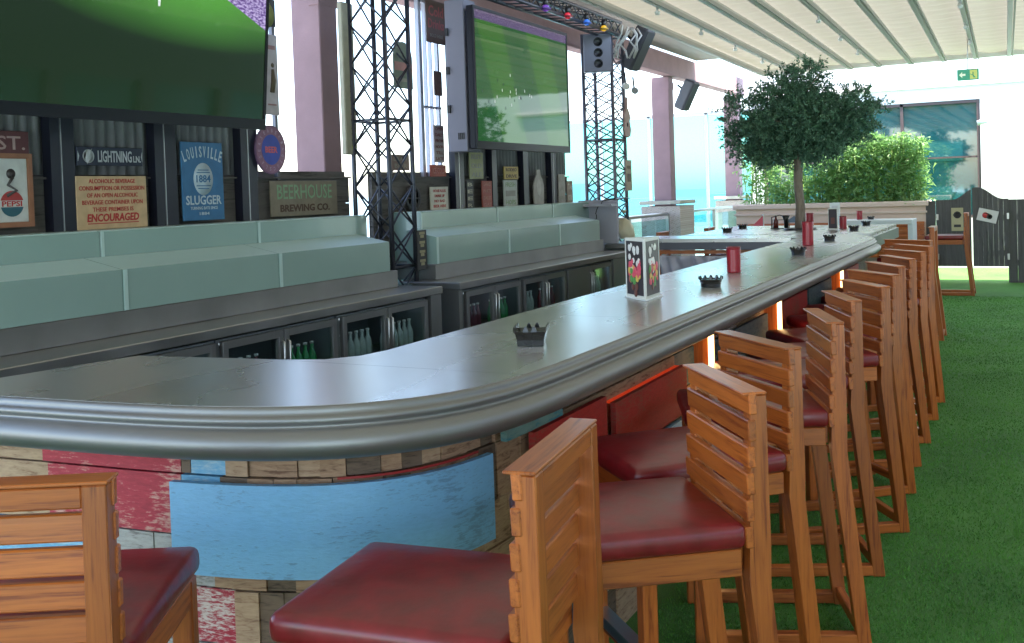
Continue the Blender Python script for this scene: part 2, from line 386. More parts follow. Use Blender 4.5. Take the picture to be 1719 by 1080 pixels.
# ------------------------------------------------------------------ roof
roof = thing('pergola_roof', 'cream retractable fabric pergola roof with long parallel beams overhead', 'roof')
def fabric_mat():
    m, n, b = newmat('pergola_fabric')
    b.inputs['Base Color'].default_value = (.66, .62, .52, 1); b.inputs['Roughness'].default_value = .9
    tc = n.nodes.new('ShaderNodeTexCoord'); no = n.nodes.new('ShaderNodeTexNoise'); no.inputs['Scale'].default_value = 2.0
    mp = n.nodes.new('ShaderNodeMapping'); mp.inputs['Scale'].default_value = (.6, 5, 1)
    n.links.new(tc.outputs['Object'], mp.inputs[0]); n.links.new(mp.outputs[0], no.inputs['Vector'])
    cr = n.nodes.new('ShaderNodeValToRGB'); e = cr.color_ramp.elements; e[0].position = .3; e[1].position = .7
    e[0].color = (.34, .318, .285, 1); e[1].color = (.42, .395, .355, 1)
    n.links.new(no.outputs[0], cr.inputs[0]); n.links.new(cr.outputs[0], b.inputs['Base Color'])
    tr = n.nodes.new('ShaderNodeBsdfTranslucent'); tr.inputs[0].default_value = (.62, .58, .46, 1)
    mx = n.nodes.new('ShaderNodeMixShader'); mx.inputs[0].default_value = .085
    n.links.new(b.outputs[0], mx.inputs[1]); n.links.new(tr.outputs[0], mx.inputs[2])
    n.links.new(mx.outputs[0], n.nodes['Material Output'].inputs[0])
    return m
RY0, RY1, RX0, RX1, RZ = -5.0, 16.85, -3.95, 5.6, 3.53
bm = bmesh.new()
nx, ny = 86, 380
ga = []
beam_x = [-4.75, -4.34, -3.86, -3.36, -2.90, -2.49, -2.06, -1.58, -1.11, -.66, -.20, .26, .72]
while beam_x[-1] < RX1-.5: beam_x.append(beam_x[-1]+.46)
for i in range(nx+1):
    row = []
    x = RX0+(RX1-RX0)*i/nx
    u = min(abs(x-bx_) for bx_ in beam_x)
    for j in range(ny+1):
        y = RY0+(RY1-RY0)*j/ny
        ph = y/.36*2*PI + .8*math.sin(x*2.1) + .5*math.sin(y*1.3+x)
        z = RZ + .02*math.sin(ph)*min(1, u/.15) - .015*min(1, u/.2)*(1+math.sin(y*.9+x*3))*.5
        row.append(bm.verts.new((x, y, z)))
    ga.append(row)
for i in range(nx):
    for j in range(ny):
        f = bm.faces.new((ga[i][j], ga[i+1][j], ga[i+1][j+1], ga[i][j+1])); f.smooth = True
mm = MB(); mm.bm.free(); mm.bm = bm; fab = mm.build('fabric', fabric_mat(), roof)
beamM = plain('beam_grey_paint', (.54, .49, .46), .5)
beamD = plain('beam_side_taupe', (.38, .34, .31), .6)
for i, bx_ in enumerate(beam_x[2:]):
    b = MB(); skew = -.025*1.0
    b.bar((bx_+.36, RY0, 3.48), (bx_-.02, RY1, 3.46), .055, .085, 0, bev=.006)
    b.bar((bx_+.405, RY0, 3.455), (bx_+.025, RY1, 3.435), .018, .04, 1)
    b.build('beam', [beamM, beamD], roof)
    if i % 3 == 1:
        for j in range(5):
            y = 8+j*1.6
            xx = bx_+.36-.38*(y-RY0)/(RY1-RY0)
            q = MB(); q.lathe([(.0, -.05), (.022, -.05), (.03, -.02), (.012, -.01), (.012, .03)], 10, (xx, y, 3.395)); q.build('spot_fitting', white, roof)
b = MB(); b.box(((RX0+RX1)/2, RY1+.04, 3.52), (RX1-RX0, .08, .16)); b.build('end_beam', white, roof)
b = MB(); b.box((-4.44, 6, 3.86), (1.30, 22, .12), bev=.01); b.build('gutter', plain('gutter_taupe', (.30, .27, .25), .6), roof)  # tan gutter, widened out to the eave to keep sun off the pillars
b = MB()
b.box((-5.22, 7.7, 3.62), (.2, 25.6, .34), bev=.01)
tag(b.build('eave_beam', pink), 'dusty pink eave beam running along the open left side', 'beam')
# pillars
def pillar(y, lab):
    t = thing('pillar', lab, 'pillar', (-5.36, y, 0), group='pink pillars along the open side')
    q = MB(); q.box((0, 0, 1.72), (.30, .24, 3.45), bev=.008); q.build('shaft', pink, t)
    q = MB(); q.box((.10, 0, 3.30), (.11, .26, .12)); q.build('bracket', pink, t)
    return t
pillar(6.84, 'pink pillar nearest the camera, left of the near lattice truss')
pillar(11.4, 'pink pillar hidden partly behind the far lattice truss')
pillar(15.95, 'pink pillar standing on the wide stone plinth with a speaker beside it')
pillar(20.35, 'farthest pink pillar, left of the round-crowned tree')

# ------------------------------------------------------------------ end facade
fac = thing('white_building', 'blown out white building facade closing the far end of the terrace', 'building', (0, 19.75, 0))
b = MB()
FYY = 0
def facq(x0, x1, z0, z1, y=0, t=.3): b.box(((x0+x1)/2, y+t/2, (z0+z1)/2), (x1-x0, t, z1-z0))
facq(-4.6, -.74, 3.02, 6.0); facq(-.74, 6.2, 0, 6.0); facq(-4.6, -.74, 0, .9); facq(-4.85, -4.6, 0, 6)
b.build('wall', facadeM, fac)
b = MB(); b.box((-1.8, -.02, 3.30), (6.0, .05, .05)); b.build('cornice', plain('cornice_cream', (.6, .55, .5), .8), fac)
b = MB(); b.box((-2.67, .10, 1.96), (3.86, .02, 2.12)); 
glassT = plain('teal_glass', (.02, .11, .12), .03, spec=1.0, coat=1.0, var=.15, vscale=.8)
win = MB()
for x in (-4.57, -3.3, -2.05, -.77): win.box((x, .05, 1.96), (.05, .08, 2.12))
win.box((-2.67, .05, 2.99), (3.75, .08, .05)); win.box((-2.67, .05, 2.0), (3.75, .06, .03)); win.box((-2.67, .05, .925), (3.75, .08, .05))
wf = win.build('window', plain('window_frame_dark', (.09, .06, .06), .5), fac)
po = b.build('pane', glassT, wf)
# right hand building mirrored in the screens, walls darkened to dim its reflection
rb = thing('side_building', 'building with darkened walls and a long teal window band facing the bar screens', 'building', (8.5, 9, 0))
b = MB(); b.box((.15, 0, 2.95), (.3, 36, 1.7)); b.box((.15, 0, .2), (.3, 36, .4))
for k in range(15): b.box((.15, -16.8+k*2.4, 1.25), (.3, .35, 1.7))
b.build('wall', plain('side_wall_darkened', (.07, .065, .06), .8), rb)
b = MB()
for k in range(14): b.box((.2, -15.6+k*2.4, 1.25), (.02, 2.05, 1.7))
b.build('window', plain('side_window_teal', (.03, .10, .095), .15, spec=.4), rb)

# glazed screen at the far left
gs = thing('glass_screen', 'tall cyan tinted glass wind screen beyond the stone plinths', 'glass screen', (0, 21.2, 0))
cy = thin_glass('cyan_glass', (.43, .79, .80), .02)
fr = MB(); pn = []
xs = [-10.4, -8.6, -7.45, -6.15, -4.85]
for x in xs: fr.box((x, 0, 1.6), (.06, .08, 3.2))
fr.box((-7.6, 0, 3.2), (5.6, .08, .06)); fr.box((-7.6, 0, .6), (5.6, .08, .06))
fr.build('frame', plain('screen_frame_grey', (.25, .28, .30), .4), gs)
for a, c_ in zip(xs, xs[1:]):
    q = MB(); q.box(((a+c_)/2, 0, 1.9), (c_-a-.07, .012, 2.53)); q.build('pane', cy, gs)

# stone plinths and railings
def brick_mat(name, c1, c2, mortar):
    m, n, b_ = newmat(name)
    tc = n.nodes.new('ShaderNodeTexCoord'); mp = n.nodes.new('ShaderNodeMapping'); mp.inputs['Rotation'].default_value = (R(90), 0, R(25)); mp.inputs['Scale'].default_value = (1, 1, 1)
    br = n.nodes.new('ShaderNodeTexBrick'); br.inputs['Scale'].default_value = 9; br.inputs['Color1'].default_value = (*c1, 1); br.inputs['Color2'].default_value = (*c2, 1); br.inputs['Mortar'].default_value = (*mortar, 1)
    n.links.new(tc.outputs['Object'], mp.inputs[0]); n.links.new(mp.outputs[0], br.inputs['Vector']); n.links.new(br.outputs[0], b_.inputs['Base Color']); b_.inputs['Roughness'].default_value = .9
    bp = n.nodes.new('ShaderNodeBump'); bp.inputs['Strength'].default_value = .4; n.links.new(br.outputs['Fac'], bp.inputs['Height']); n.links.new(bp.outputs[0], b_.inputs['Normal'])
    return m
stoneM = brick_mat('pale_stone', (.50, .40, .35), (.38, .31, .26), (.55, .50, .45))
def plinth(y, lab, w=.62, h=1.40):
    t = thing('stone_plinth', lab, 'plinth', (-5.32, y, 0), group='stone plinths of the railing')
    q = MB()
    # hollow round the pillar shaft: four blocks
    q.box((-.245, 0, h/2-.04), (.17, .76, h-.08)); q.box((.245, 0, h/2-.04), (.17, .76, h-.08))
    q.box((0, -.27, h/2-.04), (.32, .22, h-.08)); q.box((0, .27, h/2-.04), (.32, .22, h-.08)); q.build('block', stoneM, t)
    q = MB(); q.box((-.27, 0, h-.02), (.16, .84, .06), bev=.008); q.box((.27, 0, h-.02), (.16, .84, .06), bev=.008)
    q.box((0, -.30, h-.021), (.38, .24, .058)); q.box((0, .30, h-.021), (.38, .24, .058)); q.build('coping', plain('coping_stone', (.45, .42, .34), .8, var=.1), t)
plinth(15.95, 'pale stone plinth under the pink pillar behind the island counter')
plinth(20.35, 'small far stone plinth at the end of the glass railing')
def railing(y0, y1, lab, x=-5.2):
    t = thing('glass_railing', lab, 'railing', (x, (y0+y1)/2, 0), group='glass railings on the open side')
    L = y1-y0
    q = MB(); q.box((0, 0, 1.20), (.09, L, .05), bev=.012); q.build('handrail', steelcap, t)
    q = MB(); q.box((0, 0, .62), (.012, L-.06, 1.0)); q.build('pane', thin_glass('rail_glass', (.62, .86, .84), .05), t)
    q = MB()
    for yy in (-L/2+.03, 0, L/2-.03): q.box((.03, yy, .6), (.05, .05, 1.18))
    q.build('post', steel, t)
railing(11.9, 15.5, 'glass railing between the far lattice truss and the stone plinth')
railing(16.4, 19.9, 'glass railing between the two stone plinths')
railing(7.2, 11.1, 'glass railing behind the second screen wall')
railing(1.5, 6.6, 'glass railing behind the near screen wall')
b = MB(); b.box((-6.6, 12, .55), (.3, 18, 1.1)); tag(b.build('parapet_wall', white), 'low white parapet wall outside the glass railing', 'wall')

# ------------------------------------------------------------------ planter, hedge
pl = thing('planter_wall', 'long cream planter wall with moulded top below the bamboo hedge', 'planter', (-2.95, 17.3, 0))
cream = plain('cream_render', (.70, .52, .42), .8, var=.05, vscale=3)
b = MB(); b.box((0, 0, .6), (3.02, .56, 1.2)); b.build('wall', cream, pl)
b = MB(); b.box((0, -.02, 1.24), (3.1, .66, .08), bev=.01); b.box((0, -.02, 1.11), (3.06, .60, .03)); b.build('coping', plain('cream_coping', (.68, .52, .45), .8), pl)
b = MB(); b.prism([(-.14, -.05), (.14, -.05), (.05, .03), (.02, .06), (-.03, .03)], 0, .004, mat=Matrix.Translation((-.55, -.284, 1.02)) @ Euler(FY).to_matrix().to_4x4())
b.build('emblem', plain('emblem_slate', (.12, .16, .2), .6), pl)
def hedge_plants():
    rng = random.Random(5)
    mat = leafmat('bamboo_leaves', (.06, .19, .035), (.23, .40, .13), .5, .40, 6)
    stm = plain('bamboo_cane', (.20, .30, .07), .5)
    xs_ = [-4.30+i*.125 for i in range(23)]
    for i, x in enumerate(xs_):
        y = 17.30+rng.uniform(-.12, .12)
        h = 2.34+rng.uniform(-.1, .1) if x > -2.7 else (2.25 if x < -3.9 else 1.9)+rng.uniform(-.25, .2)
        t = thing('bamboo_plant', 'leafy green bamboo plant in the hedge row of the planter wall', 'plant', (x, y, 1.2), group='bamboo plants in the planter hedge')
        q = MB()
        for k in range(4):
            a = rng.uniform(-.12, .12); c_ = rng.uniform(-.12, .12)
            q.tube([(a*.3, c_*.3, 0), (a*.7, c_*.7, (h-1.2)*.5), (a, c_, (h-1.2)*.95)], [.008, .006, .003], 5)
        q.build('cane', stm, t)
        dens = (800 if i % 3 else 560) if x > -3.0 else 260
        V = []
        for k in range(dens):
            px, py, pz = rng.gauss(0, .09), rng.gauss(0, .12), rng.uniform(0, 1)**.9*(h-1.2)
            L = rng.uniform(.06, .12); w = L*.17
            d = Vector((rng.gauss(0, 1), rng.gauss(0, 1), rng.gauss(-.3, .6))).normalized()
            s = d.cross(Vector((rng.gauss(0, 1), rng.gauss(0, 1), rng.gauss(0, 1)))).normalized()*w
            p = Vector((px, py, pz)); V += [p-s, p+s, p+d*L]
        me_ = tri_mesh('foliage', np.array([v[:] for v in V]), len(V)//3); me_.materials.append(mat)
        f = bpy.data.objects.new('foliage', me_); C.objects.link(f); f.parent = t
hedge_plants()

# ------------------------------------------------------------------ bar tree
tree = thing('round_tree', 'dark green round-crowned tree growing up through the island counter', 'tree', (-2.19, 10.99, 1.12))
bark = wood('bark_grey_brown', (.10, .075, .06), (.26, .21, .17), 2, scale=1.2, rough=.85, rnd=False, stretch=6, bump=.6)
b = MB()
b.tube([(0, 0, 0), (.01, 0, .25), (-.01, .01, .5), (.0, .0, .75), (.01, 0, .95)], [.058, .050, .047, .050, .045], 12)
lobes = [(-.02, 0, 1.18, .50, .40), (.22, 0, .98, .40, .26), (-.25, 0, .98, .38, .26), (.35, .1, 1.16, .44, .30), (-.62, 0, 1.28, .22, .28), (-.50, .05, .98, .30, .26), (.10, -.1, 1.56, .27, .24), (.02, 0, .93, .42, .20), (.62, 0, 1.30, .22, .20),(-.15,.1,1.45,.36,.24), (-.30,0,.86,.25,.18)]
rng = random.Random(11)
for (x, y, z, r, rz_) in lobes:
    b.tube([(0, 0, .8), (x*.4, y*.4, .8+(z-.8)*.6), (x*.9, y*.9, z)], [.03, .018, .006], 7)
    for k in range(5):
        d = Vector((rng.gauss(0, 1), rng.gauss(0, 1), rng.gauss(0, .8))).normalized()
        p0 = Vector((x, y, z))*.8+Vector((0, 0, .17)); b.tube([p0, Vector((x, y, z))+Vector((d.x*r*.8, d.y*r*.8, d.z*rz_*.8))], [.009, .003], 5)
b.build('trunk', bark, tree)
V = []
for (x, y, z, r, rz_) in lobes:
    ncl = int(330*r*r*rz_/.05)
    for k in range(max(90, ncl)):
        d = Vector((rng.gauss(0, 1), rng.gauss(0, 1), rng.gauss(0, 1))).normalized(); q = rng.uniform(.25, 1.0)**.6
        if rng.random() < .13: q *= rng.uniform(1.05, 1.28)
        c0 = Vector((x+d.x*r*q, y+d.y*r*q, z+d.z*rz_*q))
        out = (d+Vector((rng.gauss(0, .4), rng.gauss(0, .4), rng.gauss(.1, .4)))).normalized()
        for i in range(26):
            p = c0+out*(i/26*.13-.03)+Vector((rng.gauss(0, .011), rng.gauss(0, .011), rng.gauss(0, .011)))
            L = rng.uniform(.022, .042)
            dd = (out*.5+Vector((rng.gauss(0, 1), rng.gauss(0, 1), rng.gauss(0, 1))).normalized()).normalized()
            s = dd.cross(Vector((rng.gauss(0, 1), rng.gauss(0, 1), rng.gauss(0, 1)))).normalized()*L*.28
            V += [p-s, p+s, p+dd*L]
me_ = tri_mesh('crown', np.array([v[:] for v in V]), len(V)//3); me_.materials.append(leafmat('tree_leaves', (.026, .088, .056), (.13, .26, .165), .45, .15, 5))
o = bpy.data.objects.new('crown', me_); C.objects.link(o); o.parent = tree
b = MB(); b.lathe([(.10, 0), (.17, 0), (.17, .02), (.10, .02), (.10, 0)], 24); b.build('collar', blackS, tree)

# ------------------------------------------------------------------ gate and fence
gt = thing('saloon_gate', 'dark grey double saloon gate with an arched top and two stickers', 'gate', (-.77, 17.0, 0))
def gate_half(s, GW=.52):
    q = MB()
    n = 7
    for k in range(n):
        x0 = -.52+.0+(k)/(n)*.5*1.0 if s < 0 else .0+(k)/n*.5
        w = .5/n
        xa, xb = x0+.001, x0+w-.0005
        def top(x):
            u = abs(x-.02)/.5
            return 1.285+.185*(.5+.5*math.cos(min(1, abs(x-.07)/.36)*PI))
        pts = [(xa, .25), (xb, .25), (xb, top(xb)), ((xa+xb)/2, top((xa+xb)/2)), (xa, top(xa))]
        q.prism(pts, -.018, .018, mat=Euler(FY).to_matrix().to_4x4())
    q.box((-.26 if s < 0 else .24, .03, .45), (.46, .025, .08)); q.box((-.26 if s < 0 else .24, .03, 1.0), (.46, .025, .08))
    return q
for s in (-1, 1):
    d = gate_half(s).build('gate_leaf', gatewood, gt)
    h = MB()
    for z in (.4, 1.02): h.box((-.5 if s < 0 else .49, -.03, z), (.03, .02, .09))
    h.build('hinge', steelcap, d)
def fence_run(x0, x1, lab, h=1.27):
    t = thing('board_fence', lab, 'fence', ((x0+x1)/2, 17.03, 0))
    q = MB(); n = max(1, round((x1-x0)/.13)); w = (x1-x0)/n
    for k in range(n): q.box((x0-(x0+x1)/2+w*(k+.5), 0, h/2), (w-.0015, .04, h))
    q.build('board', gatewood, t)
    q = MB(); q.box((0, .04, .3), (x1-x0, .03, .09)); q.box((0, .04, 1.0), (x1-x0, .03, .09)); q.build('rail', gatewood, t)
fence_run(-1.44, -1.30, 'narrow dark grey board post panel left of the saloon gate')
fence_run(-.285, 1.4, 'dark grey board fence right of the saloon gate')
stk = plain('sticker_tan', (.42, .36, .22), .5); stkw = plain('sticker_white', (.62, .58, .58), .4)
ink = plain('dark_ink', (.03, .025, .03), .5); redI = plain('red_ink', (.48, .03, .03), .5); whiteI = plain('white_ink', (.75, .75, .72), .5)
t = thing('gate_poster', 'tan poster with a dark round emblem on the left gate leaf', 'poster', (-.985, 16.972, .98), FY)
b = MB(); b.box((0, 0, 0), (.17, .36, .004)); b.build('sheet', stk, t)
b = MB(); b.lathe([(.030, .003), (.055, .003), (.055, .005), (.030, .005), (.03, .003)], 20, (0, .07, 0)); b.box((0, .07, .005), (.12, .018, .002)); b.box((0, -.10, .003), (.10, .04, .003)); b.build('emblem', ink, t)
t = thing('gate_poster', 'tilted white poster with a red and black picture on the right gate leaf', 'poster', (-.56, 16.972, 1.03), (R(90), R(14), 0))
b = MB(); b.box((0, 0, 0), (.28, .19, .004)); b.build('sheet', stkw, t)
b = MB(); b.lathe([(.0, .003), (.045, .003), (.045, .005), (0, .005)], 16, (-.03, 0, 0)); b.build('emblem', redI, t)
b = MB(); b.lathe([(.02, .003), (.04, .003), (.04, .0055), (.02, .0055), (.02, .003)], 16, (.03, -.01, 0)); b.box((-.02, .03, .004), (.08, .012, .004)); b.build('emblem', ink, t)

# exit sign and camera
t = thing('exit_sign', 'green hanging exit sign with a white arrow below the roof edge', 'sign', (-.70, 15.0, 3.02), FY)
grn = plain('exit_green', (.05, .30, .20), .4, emit=(.05, .32, .2), es=.08)
b = MB(); b.box((0, 0, 0), (.27, .15, .04), bev=.005); b.build('panel', grn, t)
wE = plain('exit_white', (.8, .85, .75), .5, emit=(.7, .8, .6), es=.08)
b = MB(); b.prism([(-.11, 0), (-.07, .04), (-.07, .014), (-.03, .014), (-.03, -.014), (-.07, -.014), (-.07, -.04)], .021, .023); b.build('arrow', wE, t)
b = MB(); b.box((.07, 0, .022), (.09, .12, .003)); b.build('door_symbol', plain('exit_yellow', (.55, .6, .2), .5, emit=(.5, .55, .15), es=.08), t)
b = MB(); b.tube([(.0, .02, .026), (.06, -.01, .026), (.075, -.045, .026)], .004, 5); b.tube([(.065, .03, .026), (.062, -.01, .026), (.09, -.045, .026)], .006, 5); b.build('running_figure', grn, t)
b = MB(); b.tube([(0, .075, 0), (0, .60, 0)], .006, 6); b.build('rod', steelcap, t)
t = thing('security_camera', 'small white bullet camera on the white wall right of the window', 'camera', (-.66, 19.7, 2.60))
b = MB(); b.tube([(0, 0, 0), (0, -.10, 0)], .025, 10); b.build('bracket', white, t)
b = MB(); b.tube([(-.12, -.16, -.02), (.10, -.14, .03)], .045, 14); b.build('housing', plain('camera_white', (.7, .7, .7), .4), t)

# ------------------------------------------------------------------ the bar
def catmull(P, n=8):
    P = [Vector(p) for p in P]; out = []
    for i in range(len(P)-1):
        p0 = P[max(i-1, 0)]; p1 = P[i]; p2 = P[i+1]; p3 = P[min(i+2, len(P)-1)]
        for k in range(n):
            t = k/n; out.append(.5*((2*p1)+(-p0+p2)*t+(2*p0-5*p1+4*p2-p3)*t*t+(-p0+3*p1-3*p2+p3)*t**3))
    out.append(P[-1]); return out
curve = catmull([(-2.78, 1.70), (-2.48, 1.742), (-2.06, 1.785), (-1.76, 1.84), (-1.53, 1.935), (-1.365, 2.085), (-1.27, 2.29), (-1.236, 2.56), (-1.228, 2.9)], 6)
outer = [(p.x, p.y) for p in curve] + [(-1.225, 3.2), (-1.215, 5), (-1.205, 7), (-1.20, 9.0), (-1.21, 9.25), (-1.30, 9.6), (-1.46, 9.98)]
inner = [(-3.55, 9.98), (-3.55, 9.38), (-1.95, 9.36), (-1.88, 9.30), (-1.89, 5.0), (-1.875, 2.95), (-1.87, 2.70)] + [(-1.89, 2.58), (-1.96, 2.49), (-2.08, 2.45), (-2.3, 2.42), (-2.64, 2.37)]
def offset(path, d):
    out = []
    for i, p in enumerate(path):
        a = Vector(path[max(i-1, 0)]); c = Vector(path[min(i+1, len(path)-1)]); t = (c-a).normalized(); nrm = Vector((t.y, -t.x))
        out.append((p[0]+nrm.x*d, p[1]+nrm.y*d))
    return out
bar = thing('bar_counter', 'long curved zinc-topped bar counter with patchwork reclaimed wood front', 'bar counter')
# top slab
b = MB()
from mathutils.geometry import tessellate_polygon
loop = outer+inner; tris = tessellate_polygon([[Vector((x, y, 0)) for x, y in loop]])
for zz in (1.085, 1.12):
    vv = [b.bm.verts.new((x, y, zz)) for x, y in loop]
    for t3 in tris: b.bm.faces.new([vv[i] for i in t3])
    if zz < 1.1: low_ = vv
for k in range(len(loop)): b.bm.faces.new((low_[k], low_[(k+1) % len(loop)], vv[(k+1) % len(loop)], vv[k]))
b.build('counter_top', zincM, bar)
# moulding swept round the outer edge
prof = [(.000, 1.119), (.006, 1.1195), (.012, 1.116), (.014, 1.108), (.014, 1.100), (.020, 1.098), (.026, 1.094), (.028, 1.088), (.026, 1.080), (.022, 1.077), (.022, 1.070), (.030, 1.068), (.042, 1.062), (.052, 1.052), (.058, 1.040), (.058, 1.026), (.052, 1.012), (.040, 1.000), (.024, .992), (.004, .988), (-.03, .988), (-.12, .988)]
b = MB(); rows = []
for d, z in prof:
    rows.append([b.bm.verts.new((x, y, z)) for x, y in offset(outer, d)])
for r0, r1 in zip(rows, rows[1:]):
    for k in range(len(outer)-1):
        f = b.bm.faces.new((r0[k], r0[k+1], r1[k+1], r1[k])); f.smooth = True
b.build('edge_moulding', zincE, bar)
b = MB()
for i0, i1 in zip(inner[1:], inner[2:]):
    a = Vector((*i0, 1.05)); c_ = Vector((*i1, 1.05)); t_ = (c_-a).normalized(); nn = Vector((t_.y, -t_.x, 0))*.012
    b.bar(a+nn, c_+nn, .07, .02, upv=(nn.x, nn.y, 0))
b.build('inner_edge', plain('inner_edge_dark', (.10, .10, .12), .4, .5), bar)
b = MB(); b.box((-2.75, 9.40, .99), (1.6, .03, .035)); b.build('wood_trim', woodX, bar)
# body: inset carcass + block cladding
body = offset(outer, -.15)
L = [0]
for p, q in zip(body, body[1:]): L.append(L[-1]+math.hypot(q[0]-p[0], q[1]-p[1]))
def at_s(s, d=0):
    s = max(0, min(L[-1]-1e-6, s))
    for i in range(len(L)-1):
        if L[i+1] >= s: break
    u = (s-L[i])/(L[i+1]-L[i]); p, q = body[i], body[i+1]
    def nrm(j):
        a = Vector(body[max(j-1, 0)]); c = Vector(body[min(j+1, len(body)-1)]); t = (c-a).normalized(); return Vector((t.y, -t.x))
    n_ = nrm(i).lerp(nrm(i+1), u)
    return p[0]+(q[0]-p[0])*u+n_.x*d, p[1]+(q[1]-p[1])*u+n_.y*d
def s_of_x(x):
    s = 0
    while at_s(s)[0] < x and s < L[-1]: s += .005
    return s
def s_of_y(y):
    s = s_of_x(-1.40)
    while at_s(s)[1] < y and s < L[-1]: s += .01
    return s
def curved_box(q, s0, s1, z0, z1, d0, d1, mi=0, step=.06):
    n = max(1, int((s1-s0)/step)); cols = []
    for k in range(n+1):
        s = s0+(s1-s0)*k/n; a = at_s(s, d0); c = at_s(s, d1)
        cols.append([q.bm.verts.new((c[0], c[1], z0)), q.bm.verts.new((c[0], c[1], z1)), q.bm.verts.new((a[0], a[1], z1)), q.bm.verts.new((a[0], a[1], z0))])
    for a, c in zip(cols, cols[1:]):
        for j in range(4):
            f = q.bm.faces.new((a[j], c[j], c[(j+1) % 4], a[(j+1) % 4])); f.material_index = mi
    for c in (cols[0], cols[-1][::-1]): q.bm.faces.new(c).material_index = mi
b = MB()
curved_box(b, .02, L[-1]-.05, 0.0, .985, -.30, -.02)
b.build('carcass', plain('carcass_dark', (.02, .015, .012), .8), bar)
# cladding
SE = L[-1]-.12
mats = [brown1, brown2, brown3, redP, redP2, greyW, blueW, tealP, darkblueP, redDeep]
rr = random.Random(21)
b = MB()
sx = s_of_x
rowsZ = [(.905, .985), (.74, .900), (.605, .735), (.455, .600), (.36, .45), (.18, .355), (.0, .175)]
fixed = {
 0: [(0, sx(-2.50), 1), (sx(-2.50), sx(-2.02), 3), (sx(-2.02), sx(-1.99), 2), (sx(-1.99), sx(-1.88), 6)],
 1: [(0, sx(-2.48), 1), (sx(-2.48), sx(-2.02), 3), (sx(-2.02), sx(-1.9), 6)],
 2: [(0, sx(-2.30), 6), (sx(-2.30), sx(-2.12), 5), (sx(-2.12), sx(-1.93), 5)],
 3: [(0, sx(-2.12), 6), (sx(-2.12), sx(-1.87), 4)],
 4: [(0, sx(-2.15), 1), (sx(-2.15), sx(-1.87), 5), (sx(-1.87), sx(-1.72), 3)],
}
s_straight = s_of_y(2.6)
for ri, (z0, z1) in enumerate(rowsZ):
    s = 0
    for (a, c_, mi) in fixed.get(ri, []):
        curved_box(b, a+.001, c_-.001, z0, z1, -.022, rr.uniform(.0, .006), mi); s = c_
    while s < SE:
        if s < s_straight:
            w = rr.uniform(.055, .10) if ri in (0, 1, 2, 3, 4) else rr.uniform(.1, .3)
            mi = rr.choices([0, 1, 2, 5], [6, 2.2, 1.4, .4])[0] if ri < 5 else rr.choice([3, 5, 0, 0, 4, 2])
        else:
            w = rr.uniform(.25, .8); mi = rr.choices(range(10), [2, 1, 3, 1, 1, 2, 1, 2, 3, 2])[0]
        e_ = min(s+w, SE)
        curved_box(b, s+.001, e_-.001, z0, z1, -.022, rr.uniform(.0, .014), mi); s = e_
b.build('cladding', mats, bar)
def panel(s0, s1, z0, z1, mat, name='raised_panel', d=.035, t=.02):
    q = MB(); curved_box(q, s0, s1, z0, z1, d, d+t, step=.03); return q.build(name, mat, bar)
q = panel(sx(-2.02), s_of_y(2.44), .655, .895, bluePanel); q['label'] = 'light blue raised curved panel'
q = MB(); curved_box(q, sx(-1.60), s_of_y(2.40), .900, .906, .022, .028); q.build('red_glow_line', plain('red_glow_colour', (.30, .012, .010), .5), bar)  # red LED glow above the blue panel, put in as plain colour
specs = [(2.66, 3.22, .60, .90, redDeep), (2.5, 2.86, .91, .975, tealP), (3.3, 4.12, .66, .86, redDeep), (3.25, 4.30, .36, .64, bluePanel), (4.52, 5.60, .60, .90, darkblueP), (5.9, 6.7, .62, .92, redDeep), (6.75, 7.6, .5, .92, darkblueP), (8.0, 8.9, .6, .92, redDeep), (2.75, 3.2, .3, .58, tealP)]
for (y0, y1, z0, z1, mt) in specs: panel(s_of_y(y0), s_of_y(y1), z0, z1, mt)
for y in (4.42, 5.78, 7.88):
    a = at_s(s_of_y(y))
    q = MB(); q.box((a[0]+.05, y-.02, .52), (.10, .025, .90)); f = q.build('fin', woodZ, bar)
    q = MB(); q.box((a[0]+.092, y-.045, .54), (.022, .018, .84)); q.build('light_strip', ledM, bar)
q = MB(); curved_box(q, s_of_y(3.32), s_of_y(4.10), .852, .858, .008, .030); q.build('light_strip', plain('red_strip', (.8, .1, .02), .5, emit=(1, .05, .01), es=.05), bar)
# crumpled plastic sheet hung below the far leg
b = MB(); bm = b.bm; rg = random.Random(2); g = []
for i in range(49):
    row = []
    for j in range(21):
        x = -3.2+1.25*i/48; z = .96-.62*j/20
        y = 9.33+.03*math.sin(i*.55+j*.35)+.02*math.sin(i*1.3-j*.6)+.012*rg.random()-.02*j/20
        row.append(bm.verts.new((x, y-.03, z)))
    g.append(row)
for i in range(48):
    for j in range(20):
        f = bm.faces.new((g[i][j], g[i+1][j], g[i+1][j+1], g[i][j+1])); f.smooth = True
o = b.build('plastic_sheet', plain('grey_plastic', (.38, .37, .44), .3, spec=.7, bump=.5, bscale=12))
sm = o.modifiers.new('s', 'SOLIDIFY'); sm.thickness = .003
tag(o, 'crumpled grey plastic sheet hanging below the far leg of the bar', 'sheet')

